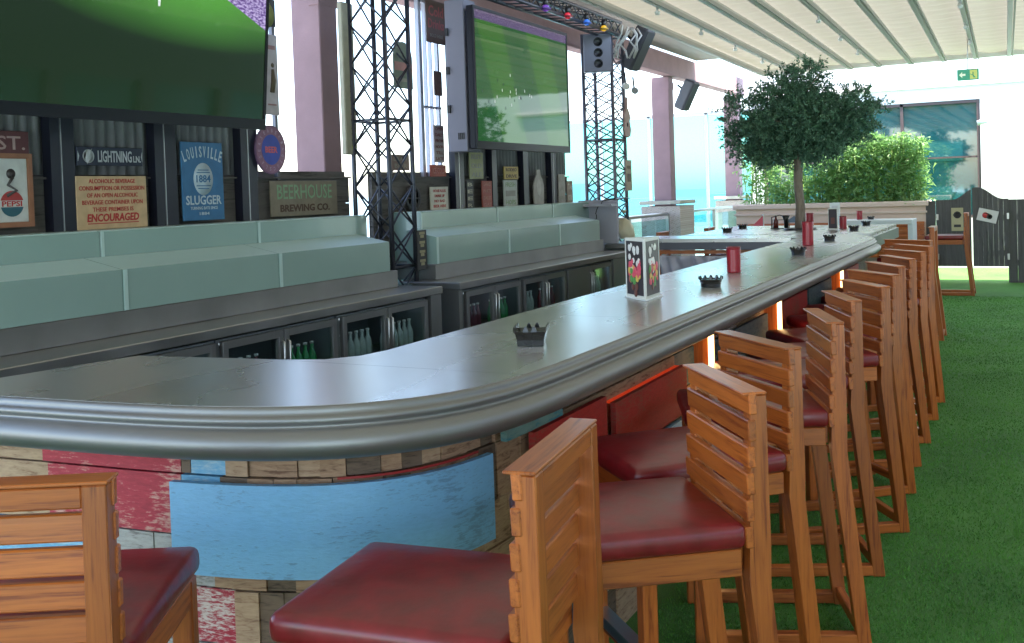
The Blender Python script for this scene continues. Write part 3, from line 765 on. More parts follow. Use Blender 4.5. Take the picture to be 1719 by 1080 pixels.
# ------------------------------------------------------------------ island counter
isl = thing('island_counter', 'square zinc island counter wrapped round the tree trunk behind the bar', 'counter', (-2.25, 11.1, 0))
b = MB()
for (x, y, sx_, sy_) in ((-.52, 0, .84, 2.06), (.52, 0, .78, 2.06), (.02, -.61, .26, .84), (.02, .61, .26, .84)):
    b.box((x, y, 1.10), (sx_, sy_, .04))
b.build('counter_top', zincM, isl)
b = MB(); b.box((0, -1.03, 1.03), (1.86, .03, .11)); b.box((0, 1.03, 1.03), (1.86, .03, .11)); b.box((.92, 0, 1.03), (.03, 2.02, .11)); b.box((-.92, 0, 1.03), (.03, 2.02, .11)); b.build('apron', plain('apron_green_grey', (.16, .19, .17), .4, .6), isl)
b = MB(); b.box((0, -.6, .52), (1.2, .06, 1.02)); b.box((0, .6, .52), (1.2, .06, 1.02)); b.box((.6, 0, .52), (.06, 1.1, 1.02)); b.box((-.6, 0, .52), (.06, 1.1, 1.02)); b.build('base_panel', brown3, isl)

# ------------------------------------------------------------------ bar stools
def make_stool():
    t = thing('bar_stool', '', 'bar stool', group='slatted teak bar stools with burgundy seats')
    W2 = .205
    # cushion
    b = MB(); vs = b.box((0, .055, .803), (.43, .495, .062), bev=.022, seg=3)
    bm = b.bm
    bmesh.ops.subdivide_edges(bm, edges=[e for e in bm.edges if e.calc_length() > .2], cuts=5, use_grid_fill=True)
    for v in bm.verts:
        if v.co.z > .815:
            u = (v.co.x/.21); w_ = (v.co.y-.055)/.24; v.co.z += .012*(1-u*u)*(1-w_*w_)
    b.build('seat', leather, t, smooth=True)
    # seat frame
    b = MB()
    for s in (-1, 1):
        b = MB(); b.box((s*(W2-.016), .04, .740), (.03, .44, .064), bev=.003); b.build('seat_rail', woodY, t)
    for y in (.262, -.178):
        b = MB(); b.box((0, y, .740), (.345, .03, .062), bev=.003); b.build('seat_rail', woodX, t)
    # front legs
    for s in (-1, 1):
        b = MB(); b.box((s*(W2-.0225), .262, .385), (.048, .045, .769), bev=.004); b.build('leg', woodZ, t)
        # rear leg + post: one cranked board
        b = MB()
        pf = [(-.320, 0), (-.272, 0), (-.196, .70), (-.200, .78), (-.211, 1.131), (-.250, 1.131), (-.252, .78), (-.250, .68)]
        a_ = [b.bm.verts.new((s*(W2-.045), y, z)) for y, z in pf]; c_ = [b.bm.verts.new((s*W2, y, z)) for y, z in pf]
        n = len(pf); b.bm.faces.new(a_); b.bm.faces.new(c_[::-1])
        for k in range(n): b.bm.faces.new((a_[k], c_[k], c_[(k+1) % n], a_[(k+1) % n]))
        bmesh.ops.bevel(b.bm, geom=list(b.bm.edges), offset=.003, segments=1, affect='EDGES')
        b.build('leg', woodZ, t)
        # floor rail
        b = MB(); b.box((s*(W2-.022), -.02, .024), (.040, .52, .042), bev=.003); b.build('floor_rail', woodY, t)
    b = MB(); b.box((0, -.292, .05), (.34, .028, .042), bev=.003); b.build('rear_rail', woodX, t)
    b = MB(); b.box((0, .262, .27), (.34, .035, .05), bev=.003); fr_ = b.build('footrest', woodX, t)
    b = MB(); b.box((0, .265, .298), (.32, .046, .006)); b.box((0, .286, .283), (.32, .005, .030)); b.build('metal_cap', steelcap, fr_)
    # slats
    for k in range(6):
        z1 = 1.136-k*.0625; h = .0505
        y = -.200+.018*((z1-h/2)-.78)/.35*-1
        b = MB(); b.box((0, y+.002, z1-h/2), (.417, .020, h), rot=Euler((R(-3), 0, 0)), bev=.003); b.build('slat', woodX, t)
    b = MB(); b.box((0, -.231, 1.110), (.322, .036, .040), bev=.003); b.box((0, -.2195, 1.1345), (.414, .061, .007), bev=.002); b.build('top_rail', woodX, t)
    return t
proto = make_stool()
# (front corner of the back top on the sitter's right, direction the seat faces in degrees, label)
def place(o, cx_, cy_, face):
    f = R(face); d = Vector((math.cos(f), math.sin(f))); r_ = Vector((d.y, -d.x))
    o.location = (cx_-r_.x*.205+d.x*.19, cy_-r_.y*.205+d.y*.19, 0); o.rotation_euler = (0, 0, f-PI/2)
stools = [
 (-0.875, 1.93, 187.5, 'teak bar stool closest to the camera, its slatted back seen edge-on beside the blue panel'),
 (-0.845, 2.62, 217, 'second bar stool along the bar, its bright slats facing the camera over a burgundy seat'),
 (-0.935, 3.25, 225, 'third bar stool from the near corner, half behind the second stool back'),
 (-0.78, 3.93, 202, 'fourth bar stool from the near corner, turned almost edge-on to the camera'),
 (-0.83, 4.6, 204, 'fifth bar stool from the near corner, with a warm light strip left of it'),
 (-0.84, 5.14, 213, 'sixth bar stool from the near corner of the bar'),
 (-0.9, 5.72, 220, 'seventh bar stool from the near corner of the bar'),
 (-0.88, 6.3, 211, 'eighth bar stool from the near corner of the bar'),
 (-0.87, 6.86, 210, 'ninth bar stool from the near corner of the bar'),
 (-0.92, 7.46, 220, 'tenth bar stool from the near corner, near the far end of the moulding'),
 (-0.92, 8.05, 220, 'eleventh bar stool, last but one before the bar end'),
 (-1.06, 8.68, 240, 'twelfth bar stool at the far tip of the bar'),
 (-0.900, 11.205, 180, 'bar stool standing square to the right side of the island counter'),
 (-0.800, 15.405, 180, 'lone bar stool in profile in front of the saloon gate'),
 (-3.532, 10.346, 5, 'bar stool at the left side of the island counter, only its top slats showing'),
 (-3.282, 11.296, 5, 'bar stool behind the far left corner of the island counter'),
 (-1.477, 1.268, 120, 'bar stool at the left edge seen from behind'),
]
for i, (x, y, f, lab) in enumerate(stools):
    o = proto if i == 0 else copy_tree(proto)
    place(o, x, y, f); o['label'] = lab

# ------------------------------------------------------------------ things on the counters
def crown_tray(w, h, square, mats_, name, label, loc, rz=0):
    t = thing(name, label, 'ashtray', loc, (0, 0, rz), group='black ashtrays on the counters')
    q = MB(); n = 32
    def mod(k, j):
        if square:
            a = 2*PI*k/n; return 1/max(abs(math.cos(a)), abs(math.sin(a)))*.88
        return 1
    outerp = [(w*.78, 0), (w*.86, h*.5), (w*.98, h)]
    q.lathe([(w*.78, 0), (w*.82, h*.35), (w*.80, h*.36), (w*.88, h*.62), (w*.86, h*.63), (w*.97, h*.85), (w*.90, h*.85), (w*.70, h*.2), (.001, h*.18)], n, mod=mod, smooth=False)
    q.build('bowl', mats_, t)
    q = MB()
    for k in range(12):
        a = 2*PI*(k+.5)/12; m_ = (1/max(abs(math.cos(a)), abs(math.sin(a)))*.88) if square else 1
        q.prism([(-w*.16, 0), (w*.16, 0), (w*.05, h*.3), (-w*.05, h*.3)], -.0025, .0025, mat=Matrix.Translation((math.cos(a)*w*.94*m_, math.sin(a)*w*.94*m_, h*.82)) @ Euler((R(90), 0, a+PI/2 if not square else (round((a)/(PI/2))*PI/2+PI/2))).to_matrix().to_4x4())
    q.build('rim', mats_, t)
    return t
gl = plain('ashtray_black', (.006, .006, .008), .15, coat=.5)
crown_tray(.062, .058, True, gl, 'ashtray', 'square black crenellated ashtray nearest the camera on the bar top', (-1.455, 2.93, 1.121), .35)
for (x, y, lab, r_) in [(-1.41, 4.86, 'black ashtray on the bar top right behind the menu holder', .062), (-1.44, 7.14, 'black ashtray on the bar top just in front of the taller red tin', .058), (-1.51, 8.80, 'black ashtray at the far end of the long bar top', .055),
    (-1.58, 10.62, 'black ashtray at the near right of the island counter', .055), (-1.63, 11.85, 'black ashtray at the far right corner of the island counter', .055), (-2.88, 10.60, 'black ashtray at the near left of the island counter', .06), (-2.93, 11.45, 'black ashtray at the far left of the island counter', .06)]:
    crown_tray(r_, .048, False, gl, 'ashtray', lab, (x, y, 1.121))
redcan = plain('red_enamel', (.33, .012, .025), .3, coat=.3)
def can(loc, label, h=.145, r=.040):
    t = thing('red_tin', label, 'tin', loc, group='red ribbed tins on the counters')
    q = MB(); pr = [(r*.93, 0), (r, .006)]
    k = 0
    while .012+k*.012 < h-.012:
        z = .012+k*.012; pr += [(r, z), (r*.955, z+.006)]; k += 1
    pr += [(r, h-.008), (r*.97, h), (r*.9, h), (r*.88, h*.3), (.001, h*.3)]
    q.lathe(pr, 24); q.build('tin_body', redcan, t)
    q = MB(); q.lathe([(r*.90, h), (r*1.02, h-.002), (r*1.02, h+.003), (r*.90, h+.003), (r*.9, h)], 24); q.build('rim', plain('tin_rim', (.3, .05, .06), .25, .6) if 'tin_rim' not in bpy.data.materials else bpy.data.materials['tin_rim'], t)
can((-1.51, 5.68, 1.121), 'red ribbed tin on the bar top beyond the menu holder')
can((-1.575, 8.2, 1.121), 'red ribbed tin on the bar top below the tree trunk', .19, .045)
can((-1.77, 11.15, 1.121), 'red ribbed tin on the island counter right of the small menu card', .13)
can((-2.24, 11.80, 1.121), 'red ribbed tin just right of the tree trunk on the island counter', .15, .045)
can((-2.08, 14.5, 1.091), 'small red tin on the white high table by the planter', .12)
# menu holder
def menu(loc, label, pts, h, arts, group=None):
    t = thing('menu_holder', label, 'menu holder', loc)
    cx = sum(p[0] for p in pts)/3; cy_ = sum(p[1] for p in pts)/3
    P = [Vector((p[0]-cx, p[1]-cy_, 0)) for p in pts]
    q = MB(); q.prism([(p.x*1.12, p.y*1.12) for p in P], 0, .006); q.build('base', bpy.data.materials['acrylic'], t)
    for k in range(3):
        a, c_ = P[k], P[(k+1) % 3]; d = (c_-a); n_ = Vector((d.y, -d.x, 0)).normalized()
        if n_.dot(a+c_) < 0: n_ = -n_
        # local frame: x right as seen from outside
        xr = Vector((0, 0, 1)).cross(n_)
        m_ = Matrix((xr, Vector((0, 0, 1)), n_)).transposed().to_4x4(); m_.translation = (a+c_)/2+Vector((0, 0, h/2+.006))
        w = d.length
        q = MB(); vs = q.box((0, 0, 0), (w, h, .002)); bmesh.ops.transform(q.bm, matrix=m_, verts=vs); card = q.build('card', [whiteI], t)
        arts(card, m_, w, h, k)
    return t
plain('acrylic', (.75, .77, .80), .1)
dk = plain('menu_dark', (.05, .04, .05), .4); pinkI = plain('menu_pink', (.75, .10, .16), .4); yel = plain('menu_yellow', (.75, .50, .12), .4); grn2 = plain('menu_green', (.12, .35, .10), .4); choc = plain('menu_brown', (.16, .06, .05), .4); wht = plain('menu_white', (.8, .78, .78), .4)
def art_main(card, m_, w, h, k):
    rg = random.Random(k+3)
    q = MB(); bm = q.bm
    v0 = q.box((0, 0, .002), (w*.84, h*.90, .002))
    vs = list(bm.verts)
    bmesh.ops.transform(bm, matrix=m_, verts=vs)
    q.build('picture', dk if k != 2 else choc, card)
    for mt, n_, yr in ((wht, 8, (.18, .38)), (pinkI, 22, (-.24, .12)), (yel, 9, (-.18, .05)), (grn2, 4, (-.28, .0)), (wht, 7, (-.05, .14)), (choc, 4, (-.42, -.30))):
        q = MB()
        for i in range(n_):
            r_ = rg.uniform(.009, .019); x = rg.uniform(-.26, .26)*w; y = rg.uniform(*yr)*h
            zz = .0035+rg.random()*.002
            q.lathe([(.0005, zz), (r_, zz), (r_*.9, zz+.0006), (.0005, zz+.001)], 9, (x, y, 0))
        bmesh.ops.transform(q.bm, matrix=m_, verts=list(q.bm.verts)); q.build('picture_patch', mt, card)
menu((-1.563, 4.313, 1.121), 'white framed triangular menu holder with colourful food pictures on the bar top', [(-1.655, 4.33), (-1.515, 4.20), (-1.520, 4.41)], .27, art_main)
def art_dark(card, m_, w, h, k):
    q = MB(); q.box((0, 0, .002), (w*.86, h*.92, .002)); bmesh.ops.transform(q.bm, matrix=m_, verts=list(q.bm.verts)); q.build('picture', dk, card)
    q = MB(); q.box((0, -.02, .0035), (w*.4, h*.3, .002)); bmesh.ops.transform(q.bm, matrix=m_, verts=list(q.bm.verts)); q.build('picture_patch', choc, card)
menu((-1.82, 10.9, 1.121), 'small dark menu card standing on the island counter right of the trunk', [(-1.87, 10.9), (-1.77, 10.88), (-1.80, 10.98)], .22, art_dark)
def art_l(card, m_, w, h, k):
    q = MB(); q.box((0, .02, .002), (w*.6, h*.5, .002)); bmesh.ops.transform(q.bm, matrix=m_, verts=list(q.bm.verts)); q.build('picture', stkw, card)
menu((-2.36, 14.3, 1.091), 'pale menu card standing on the white high table below the hedge', [(-2.43, 14.3), (-2.29, 14.27), (-2.34, 14.40)], .24, art_l)
# caddy on island
t = thing('drink_caddy', 'black wire caddy with a dark bottle left of the tree trunk', 'caddy', (-2.45, 11.2, 1.121))
b = MB(); b.tube([(-.09, 0, 0), (-.09, 0, .13), (.0, 0, .155), (.09, 0, .13), (.09, 0, 0)], .006, 6); b.tube([(-.09, .06, 0), (-.09, .06, .10), (.09, .06, .10), (.09, .06, 0)], .005, 6); b.box((0, .03, .006), (.2, .1, .01)); b.build('rack', black, t)
b = MB(); b.lathe([(.028, .012), (.028, .09), (.012, .12), (.012, .15)], 14, (-.05, .03, 0)); b.build('bottle', plain('sauce_dark', (.12, .02, .015), .2), t)
b = MB(); b.lathe([(.02, .012), (.024, .10), (.05, .15), (.045, .15), (.02, .1)], 14, (.06, .03, 0)); b.build('holder', black, t)

# white high table + bench by planter
t = thing('high_table', 'white high table with one slab leg in front of the planter bench', 'table', (-1.86, 14.5, 0))
b = MB(); b.box((0, 0, 1.06), (.98, .6, .06), bev=.006); b.build('tabletop', plain('table_white', (.62, .64, .68), .4), t)
b = MB(); b.box((.46, 0, .515), (.06, .56, 1.03)); b.build('leg', bpy.data.materials['table_white'], t)
b = MB(); b.box((-.46, 0, .515), (.06, .56, 1.03)); b.build('leg', bpy.data.materials['table_white'], t)
crown_tray(.05, .04, False, gl, 'ashtray', 'black ashtray on the white high table beside the small red tin', (-1.93, 14.5, 1.091))
t = thing('slatted_bench', 'long orange teak booth bench along the cream planter wall', 'bench', (-2.9, 16.5, 0))
b = MB()
for k in range(6): b.box((0, .38, .50+k*.085), (2.9, .025, .07), rot=Euler((R(-8), 0, 0)))
b.build('backrest', woodX, t)
b = MB()
for k in range(5): b.box((0, -.05+k*.085, .44), (2.9, .07, .03))
b.build('seat', woodX, t)
for x in (-1.35, 0, 1.35):
    b = MB(); b.box((x, -.05, .21), (.06, .06, .42)); b.box((x, .36, .45), (.06, .05, .9)); b.build('leg', woodZ, t)
t = thing('slatted_armchair', 'orange slatted teak chair back behind the white high table', 'chair', (-1.62, 15.1, 0))
b = MB()
for k in range(6): b.box((0, 0, .58+k*.075), (.62, .025, .058))
b.build('backrest', woodX, t)
for x in (-.29, .29):
    b = MB(); b.box((x, .03, .5), (.05, .04, 1.0)); b.build('leg', woodZ, t)
    b = MB(); b.box((x, .5, .22), (.05, .04, .44)); b.build('leg', woodZ, t)
b = MB(); b.box((0, .26, .45), (.6, .5, .05)); b.build('seat', woodX, t)
t = thing('red_pennant_sign', 'pinkish red triangular tent sign on the bench left of the trunk', 'sign', (-3.45, 14.6, 0))
b = MB(); b.prism([(-.24, 0), (.02, 0), (.02, .24)], -.01, .01, mat=Matrix.Translation((0, 0, .93)) @ Euler(FY).to_matrix().to_4x4()); b.build('cloth', plain('pennant_red', (.55, .08, .10), .7), t)
b = MB(); b.tube([(.02, 0, 0), (.02, 0, 1.19)], .012, 6); b.lathe([(.12, 0), (.12, .02), (.02, .03)], 14, (.02, 0, 0)); b.build('pole', steelcap, t)

# ------------------------------------------------------------------ back counters
def bottle_proto(mat, name, label, group):
    t = thing(name, label, 'bottle', group=group)
    q = MB(); q.lathe([(.027, 0), (.029, .01), (.029, .12), (.024, .145), (.012, .175), (.011, .215), (.001, .215)], 10); q.build('glass_body', mat, t)
    q = MB(); q.lathe([(.013, .208), (.014, .222), (.001, .222)], 10); q.build('cap', whiteI, t)
    return t
botG = bottle_proto(plain('bottle_green', (.03, .32, .10), .1, coat=.5), 'beer_bottle', 'green beer bottle standing in a row inside the undercounter fridge', 'green bottles in the fridges')
botW = bottle_proto(plain('bottle_pale', (.55, .60, .58), .15, coat=.5), 'water_bottle', 'pale bottle standing in a row inside the undercounter fridge', 'pale bottles in the fridges')
botR = bottle_proto(plain('bottle_dark_red', (.16, .03, .06), .1, coat=.5), 'juice_bottle', 'dark red bottle standing in a row inside the undercounter fridge', 'dark bottles in the fridges')
firsts = {id(botG): True, id(botW): True, id(botR): True}
def putb(p, x, y, z):
    if firsts[id(p)]: o = p; firsts[id(p)] = False
    else: o = copy_tree(p)
    o.location = (x, y, z)
fridgeLed = plain('fridge_led', (.8, .9, 1), .5, emit=(.75, .9, 1), es=.4)
steelF = plain('fridge_steel', (.30, .30, .30), .38, .85, var=.06, vscale=4)
gldark = thin_glass('fridge_glass', (.75, .82, .82), .08, .06)
inside = plain('fridge_inside', (.16, .18, .19), .5)
def fridge(y0, y1, label, kinds, x=-4.06, solid=()):
    """undercounter bottle fridge, two doors, front facing +X"""
    t = thing('bottle_fridge', label, 'fridge', (x, (y0+y1)/2, 0), group='undercounter bottle fridges')
    L_ = y1-y0; h0, h1 = .10, .845
    q = MB(); q.box((-.29, -L_/2+.012, .47), (.54, .024, .75)); q.box((-.29, L_/2-.012, .47), (.54, .024, .75)); q.box((-.29, 0, .105), (.54, L_-.048, .02)); q.box((-.29, 0, .835), (.54, L_-.048, .02)); q.box((-.55, 0, .47), (.02, L_-.048, .71)); q.box((-.29, 0, .05), (.50, L_, .09))
    q.build('cabinet', inside, t)
    q = MB(); q.box((-.29, 0, .47), (.44, L_-.06, .012)); q.build('shelf', steelcap, t)
    q = MB(); q.box((-.05, 0, .815), (.02, L_-.1, .012)); q.build('light_strip', fridgeLed, t)
    dw = (L_-.03)/2
    for k in (0, 1):
        c = -L_/2+.015+dw*(k+.5)
        dr = MB()
        if k in solid: dr.box((.0, c, .47), (.03, dw-.008, .73), bev=.004)
        else:
            fw_ = .045
            dr.box((0, c-dw/2+.004+fw_/2, .47), (.034, fw_, .73), bev=.004); dr.box((0, c+dw/2-.004-fw_/2, .47), (.034, fw_, .73), bev=.004)
            dr.box((0, c, .835-fw_/2), (.033, dw-.008-2*fw_+.004, fw_)); dr.box((0, c, .105+fw_/2), (.033, dw-.008-2*fw_+.004, fw_))
        d = dr.build('door', steelF, t)
        if k not in solid:
            g_ = MB(); g_.box((.0, c, .47), (.008, dw-.008-2*fw_, .64)); g_.build('pane', gldark, d)
        hx = c+(dw/2-.026)*(1 if k == 0 else -1)
        g_ = MB(); g_.tube([(.016, hx, .55), (.036, hx, .56), (.036, hx, .76), (.016, hx, .77)], .006, 6); g_.build('handle', steelcap, d)
        for sh, kz in ((.117, 0), (.478, 1)):
            p = kinds[k]
            if p is None or k in solid: continue
            nb = int((dw-.12)/.068)
            for i in range(nb):
                putb(p, x-.10, (y0+y1)/2+c-(nb-1)*.034+i*.068, sh)
    return t
fridge(3.13, 4.20, 'undercounter bottle fridge at the left, mostly hidden by the bar top', (botR, botW))
fridge(4.215, 5.30, 'undercounter fridge with green bottles behind the near bar leg', (botR, botG))
fridge(5.325, 6.42, 'undercounter fridge with pale bottles at the end of the near back counter', (botW, botW))
fridge(6.97, 7.985, 'undercounter fridge with green bottles at the start of the far back counter', (botR, botG))
fridge(8.0, 8.965, 'undercounter fridge with pale bottles in the middle of the far back counter', (botW, botR))
fridge(8.98, 10.17, 'undercounter cabinet with one solid steel door at the far end', (botR, botW), solid=(0,))
def back_counter(y0, y1, ylab, joints1, joints2, t1e, t2e, p0, fill, t2s=None):
    t = thing('back_counter', ylab, 'back counter', (0, 0, 0), group='stainless back counters with glass display steps')
    q = MB(); q.box((-4.345, (y0+y1)/2, .89), (.63, y1-y0, .058), bev=.005); q.build('worktop', steel, t)
    q = MB()
    for yy in (y0+.03, y1-.03): q.box((-4.345, yy, .43), (.60, .05, .858))
    for a, c_ in fill: q.box((-4.05, (a+c_)/2, .43), (.03, c_-a, .858))
    q.box((-4.64, (y0+y1)/2, .43), (.03, y1-y0-.1, .85)); q.build('end_panel', steelF, t)
    q = MB(); q.box((-4.64, (p0+t1e)/2+.05, .985), (.56, t1e-p0+.1, .13), bev=.003); q.build('plinth', steelD, t)
    # lower display step, glass panels between joints
    for a, c_ in zip(joints1, joints1[1:]):
        q = MB(); v = q.bm.verts
        pr = [(-4.36, 1.052), (-4.36, 1.275), (-4.655, 1.335), (-4.655, 1.052)]
        A = [v.new((px, a+.003, pz)) for px, pz in pr]; B_ = [v.new((px, c_-.003, pz)) for px, pz in pr]
        for k in range(4): q.bm.faces.new((A[k], B_[k], B_[(k+1) % 4], A[(k+1) % 4])).material_index = 1 if k == 1 else 0  # sloped top gets the paler, light-catching colour
        q.bm.faces.new(A); q.bm.faces.new(B_[::-1]); lg = q.build('lower_glass_step', [frost, frostGlow], t)
        q = MB(); q.box((-4.357, a+.018, 1.163), (.006, .026, .220)); q.build('glow_edge', frostGlow, lg)  # glow at the joint painted as a pale strip
    for a, c_ in zip(joints2, joints2[1:]):
        q = MB(); q.box((-4.80, (a+c_)/2, 1.265), (.28, c_-a-.006, .425), bev=.004); lg = q.build('upper_glass_step', frost, t)
        q = MB(); q.box((-4.658, a+.014, 1.405), (.005, .02, .142)); q.box((-4.80, (a+c_)/2, 1.4805), (.27, c_-a-.03, .006)); q.build('glow_edge', frostGlow, lg)  # joint glow and lit top painted as pale strips
    return t
back_counter(1.2, 6.60, 'near stainless back counter with frosted glass steps below the large screen', [1.3, 2.5, 3.83, 5.10, 6.38], [1.3, 2.7, 3.95, 5.25, 6.52], 6.38, 6.52, 1.3, [(1.25, 3.12), (6.43, 6.56)])
back_counter(6.86, 10.75, 'far stainless back counter with frosted glass steps below the second screen', [7.06, 8.35, 9.5, 10.62], [7.3, 8.7, 10.0, 11.05], 10.62, 11.0, 7.04, [(10.19, 10.7)])
t = thing('ice_station', 'pale grey end cabinet with a black curved hood beyond the far back counter', 'cabinet', (-4.45, 11.0, 0))
b = MB(); b.box((-.1, .05, 1.24), (.5, .05, .52), bev=.01); b.box((-.1, -.05, 1.44), (.5, .2, .03)); b.box((-.1,.3,.5),(.5,.5,.95)); b.build('cabinet', plain('pale_lilac_panel', (.42, .42, .50), .45), t)
b = MB()
for k in range(9):
    a0 = R(-20+k*14); a1 = R(-20+(k+1)*14)
    p0 = Vector((.10-.22*math.cos(a0), .20, 1.30+.22*math.sin(a0))); p1 = Vector((.10-.22*math.cos(a1), .20, 1.30+.22*math.sin(a1)))
    b.bar(p0, p1, .012, .5, upv=(0, 1, 0)) if False else b.quad([p0+Vector((0, -.18, 0)), p1+Vector((0, -.18, 0)), p1+Vector((0, .25, 0)), p0+Vector((0, .25, 0))])
o = b.build('hood', black, t); sm = o.modifiers.new('s', 'SOLIDIFY'); sm.thickness = .01
t = thing('plastic_bag', 'crumpled cream plastic bag slumped beside the black hood', 'bag', (-4.30, 11.25, 1.03))
b = MB(); bm = b.bm; bmesh.ops.create_icosphere(bm, subdivisions=4, radius=.115); rg = random.Random(4)
from mathutils import noise
for v in bm.verts:
    n_ = noise.noise(v.co*9)*.05+noise.noise(v.co*25)*.018; v.co *= 1+n_*4; v.co.z *= 1.25; v.co.x += .35*max(0, -v.co.z)*.5
    v.co.z = max(v.co.z, -.1); v.co.z += .1
b.build('bag_body', plain('cream_plastic', (.58, .54, .38), .35, spec=.6), t, smooth=True)
b = MB(); b.lathe([(.012, .30), (.035, .34), (.01, .33)], 10); b.build('knot', bpy.data.materials['cream_plastic'], t)
b = MB(); b.box((-4.35, 11.35, .46), (.7, .7, .9)); b.box((-4.0, 11.35, .95), (.9, .75, .06), bev=.01)
tag(b.build('service_hatch', steelD), 'dark steel service shelf joining the back counter to the far bar leg', 'shelf')

# ------------------------------------------------------------------ screen walls
def corrugated(parent, y0, y1, z0, z1, x):
    q = MB(); n = int((y1-y0)/.0125); cols = []
    for k in range(n+1):
        y = y0+(y1-y0)*k/n; d = .014*max(-1, min(1, 1.6*math.sin(y/.076*2*PI)))
        cols.append((q.bm.verts.new((x+d, y, z0)), q.bm.verts.new((x+d, y, z1))))
    for a, c_ in zip(cols, cols[1:]):
        f = q.bm.faces.new((a[0], c_[0], c_[1], a[1])); f.smooth = True
    o = q.build('corrugated_sheet', corr, parent); s_ = o.modifiers.new('s', 'SOLIDIFY'); s_.thickness = .002
    return o
def screen_wall(y0, y1, posts, label, low=None, x=-4.99, top=3.45):
    t = thing('screen_wall', label, 'wall', (0, 0, 0))
    corrugated(t, y0, y1, 1.81, top, x)
    q = MB()
    a, c_ = low or (y0, y1)
    for k, (za, zb) in enumerate([(.95, 1.16), (1.165, 1.37), (1.375, 1.58), (1.585, 1.785)]): q.box((x, (a+c_)/2, (za+zb)/2), (.03, c_-a, zb-za))
    q.box((x-.025, (a+c_)/2, 1.39), (.008, c_-a, .90)); q.build('board', greyboard, t)
    q = MB(); q.box((x+.02, (a+c_)/2, 1.79), (.05, c_-a, .012)); q.build('ledge', greyboard, t)
    for p0, p1 in posts:
        w = p1-p0
        q = MB(); q.box((x+.055, (p0+p1)/2, 2.2), (.07, w, 2.5)); po_ = q.build('post', navy, t)
        if w > .12:
            q = MB(); q.box((x+.093, p0+w*.42, 2.2), (.006, .006, 2.5)); q.build('bright_seam', steelcap, po_)
    return t
screen_wall(1.6, 5.56, [(2.2, 2.38), (2.95, 3.13), (3.84, 4.0), (4.60, 4.78), (5.38, 5.54)], 'corrugated metal and grey board wall holding the large near screen', low=(1.6, 6.72))
screen_wall(8.42, 11.10, [(8.33, 8.50), (9.08, 9.18), (9.80, 9.92), (10.52, 10.65)], 'corrugated metal and grey board wall holding the second screen', low=(7.05, 11.12))

# screens
def screen_mat(kind):
    m, n, b_ = newmat('football_screen_'+kind)
    b_.inputs['Base Color'].default_value = (.004, .004, .004, 1); b_.inputs['Roughness'].default_value = .04; b_.inputs['Specular IOR Level'].default_value = .5
    tc = n.nodes.new('ShaderNodeTexCoord'); sp = n.nodes.new('ShaderNodeSeparateXYZ'); n.links.new(tc.outputs['Generated'], sp.inputs[0])
    def math_(op, a, c, clamp=False):
        k = n.nodes.new('ShaderNodeMath'); k.operation = op; k.use_clamp = clamp
        for i, v in enumerate((a, c)):
            if isinstance(v, (int, float)): k.inputs[i].default_value = v
            else: n.links.new(v, k.inputs[i])
        return k.outputs[0]
    X, Y = sp.outputs[0], sp.outputs[1]      # generated: x along the screen, y up
    no = n.nodes.new('ShaderNodeTexNoise'); no.inputs['Scale'].default_value = 3; no.inputs['Detail'].default_value = 4; n.links.new(tc.outputs['Generated'], no.inputs['Vector'])
    def rgb(c):
        k = n.nodes.new('ShaderNodeRGB'); k.outputs[0].default_value = (*c, 1); return k.outputs[0]
    def mix(f, a, c):
        k = n.nodes.new('ShaderNodeMix'); k.data_type = 'RGBA'; n.links.new(f, k.inputs[0]); n.links.new(a, k.inputs[6]); n.links.new(c, k.inputs[7]); return k.outputs[2]
    cr = n.nodes.new('ShaderNodeTexNoise'); cr.inputs['Scale'].default_value = 90; n.links.new(tc.outputs['Generated'], cr.inputs['Vector'])
    crowd = n.nodes.new('ShaderNodeValToRGB'); e = crowd.color_ramp.elements; e[0].position = .4; e[1].position = .65; e[0].color = (.10, .05, .22, 1); e[1].color = (.50, .42, .70, 1)
    n.links.new(cr.outputs[0], crowd.inputs[0])
    if kind == 'near':
        # pitch brightness falls away from an upper middle spot (the broadcast picture itself)
        dx = math_('SUBTRACT', X, .74); dy = math_('SUBTRACT', Y, .78)
        d2 = math_('ADD', math_('MULTIPLY', dx, math_('MULTIPLY', dx, 1.1)), math_('MULTIPLY', dy, math_('MULTIPLY', dy, 3.2)))
        f = math_('SUBTRACT', 1.0, math_('MULTIPLY', math_('SQRT', d2, 0), 1.25), True); f = math_('MULTIPLY', f, math_('ADD', .6, math_('MULTIPLY', no.outputs[0], .8)))
        pitch = mix(math_('MULTIPLY', f, 1.0, True), rgb((.010, .024, .010)), rgb((.13, .50, .07)))
        # stands in the top right corner: above the line
        ln = math_('SUBTRACT', Y, math_('SUBTRACT', 1.24, math_('MULTIPLY', X, .74)))
        st = math_('GREATER_THAN', ln, 0.0)
        col = mix(st, pitch, crowd.outputs[0])
        es = .19
    else:
        st1 = math_('FRACT', math_('MULTIPLY', math_('ADD', X, math_('MULTIPLY', Y, .25)), 2.0), 0)
        pitch = mix(math_('GREATER_THAN', st1, .5), rgb((.05, .22, .07)), rgb((.09, .33, .06)))
        col = mix(math_('GREATER_THAN', Y, .93), pitch, crowd.outputs[0]); es = .07
    n.links.new(col, b_.inputs['Emission Color']); b_.inputs['Emission Strength'].default_value = es
    return m
bez = plain('screen_bezel', (.006, .006, .012), .35, spec=.25)
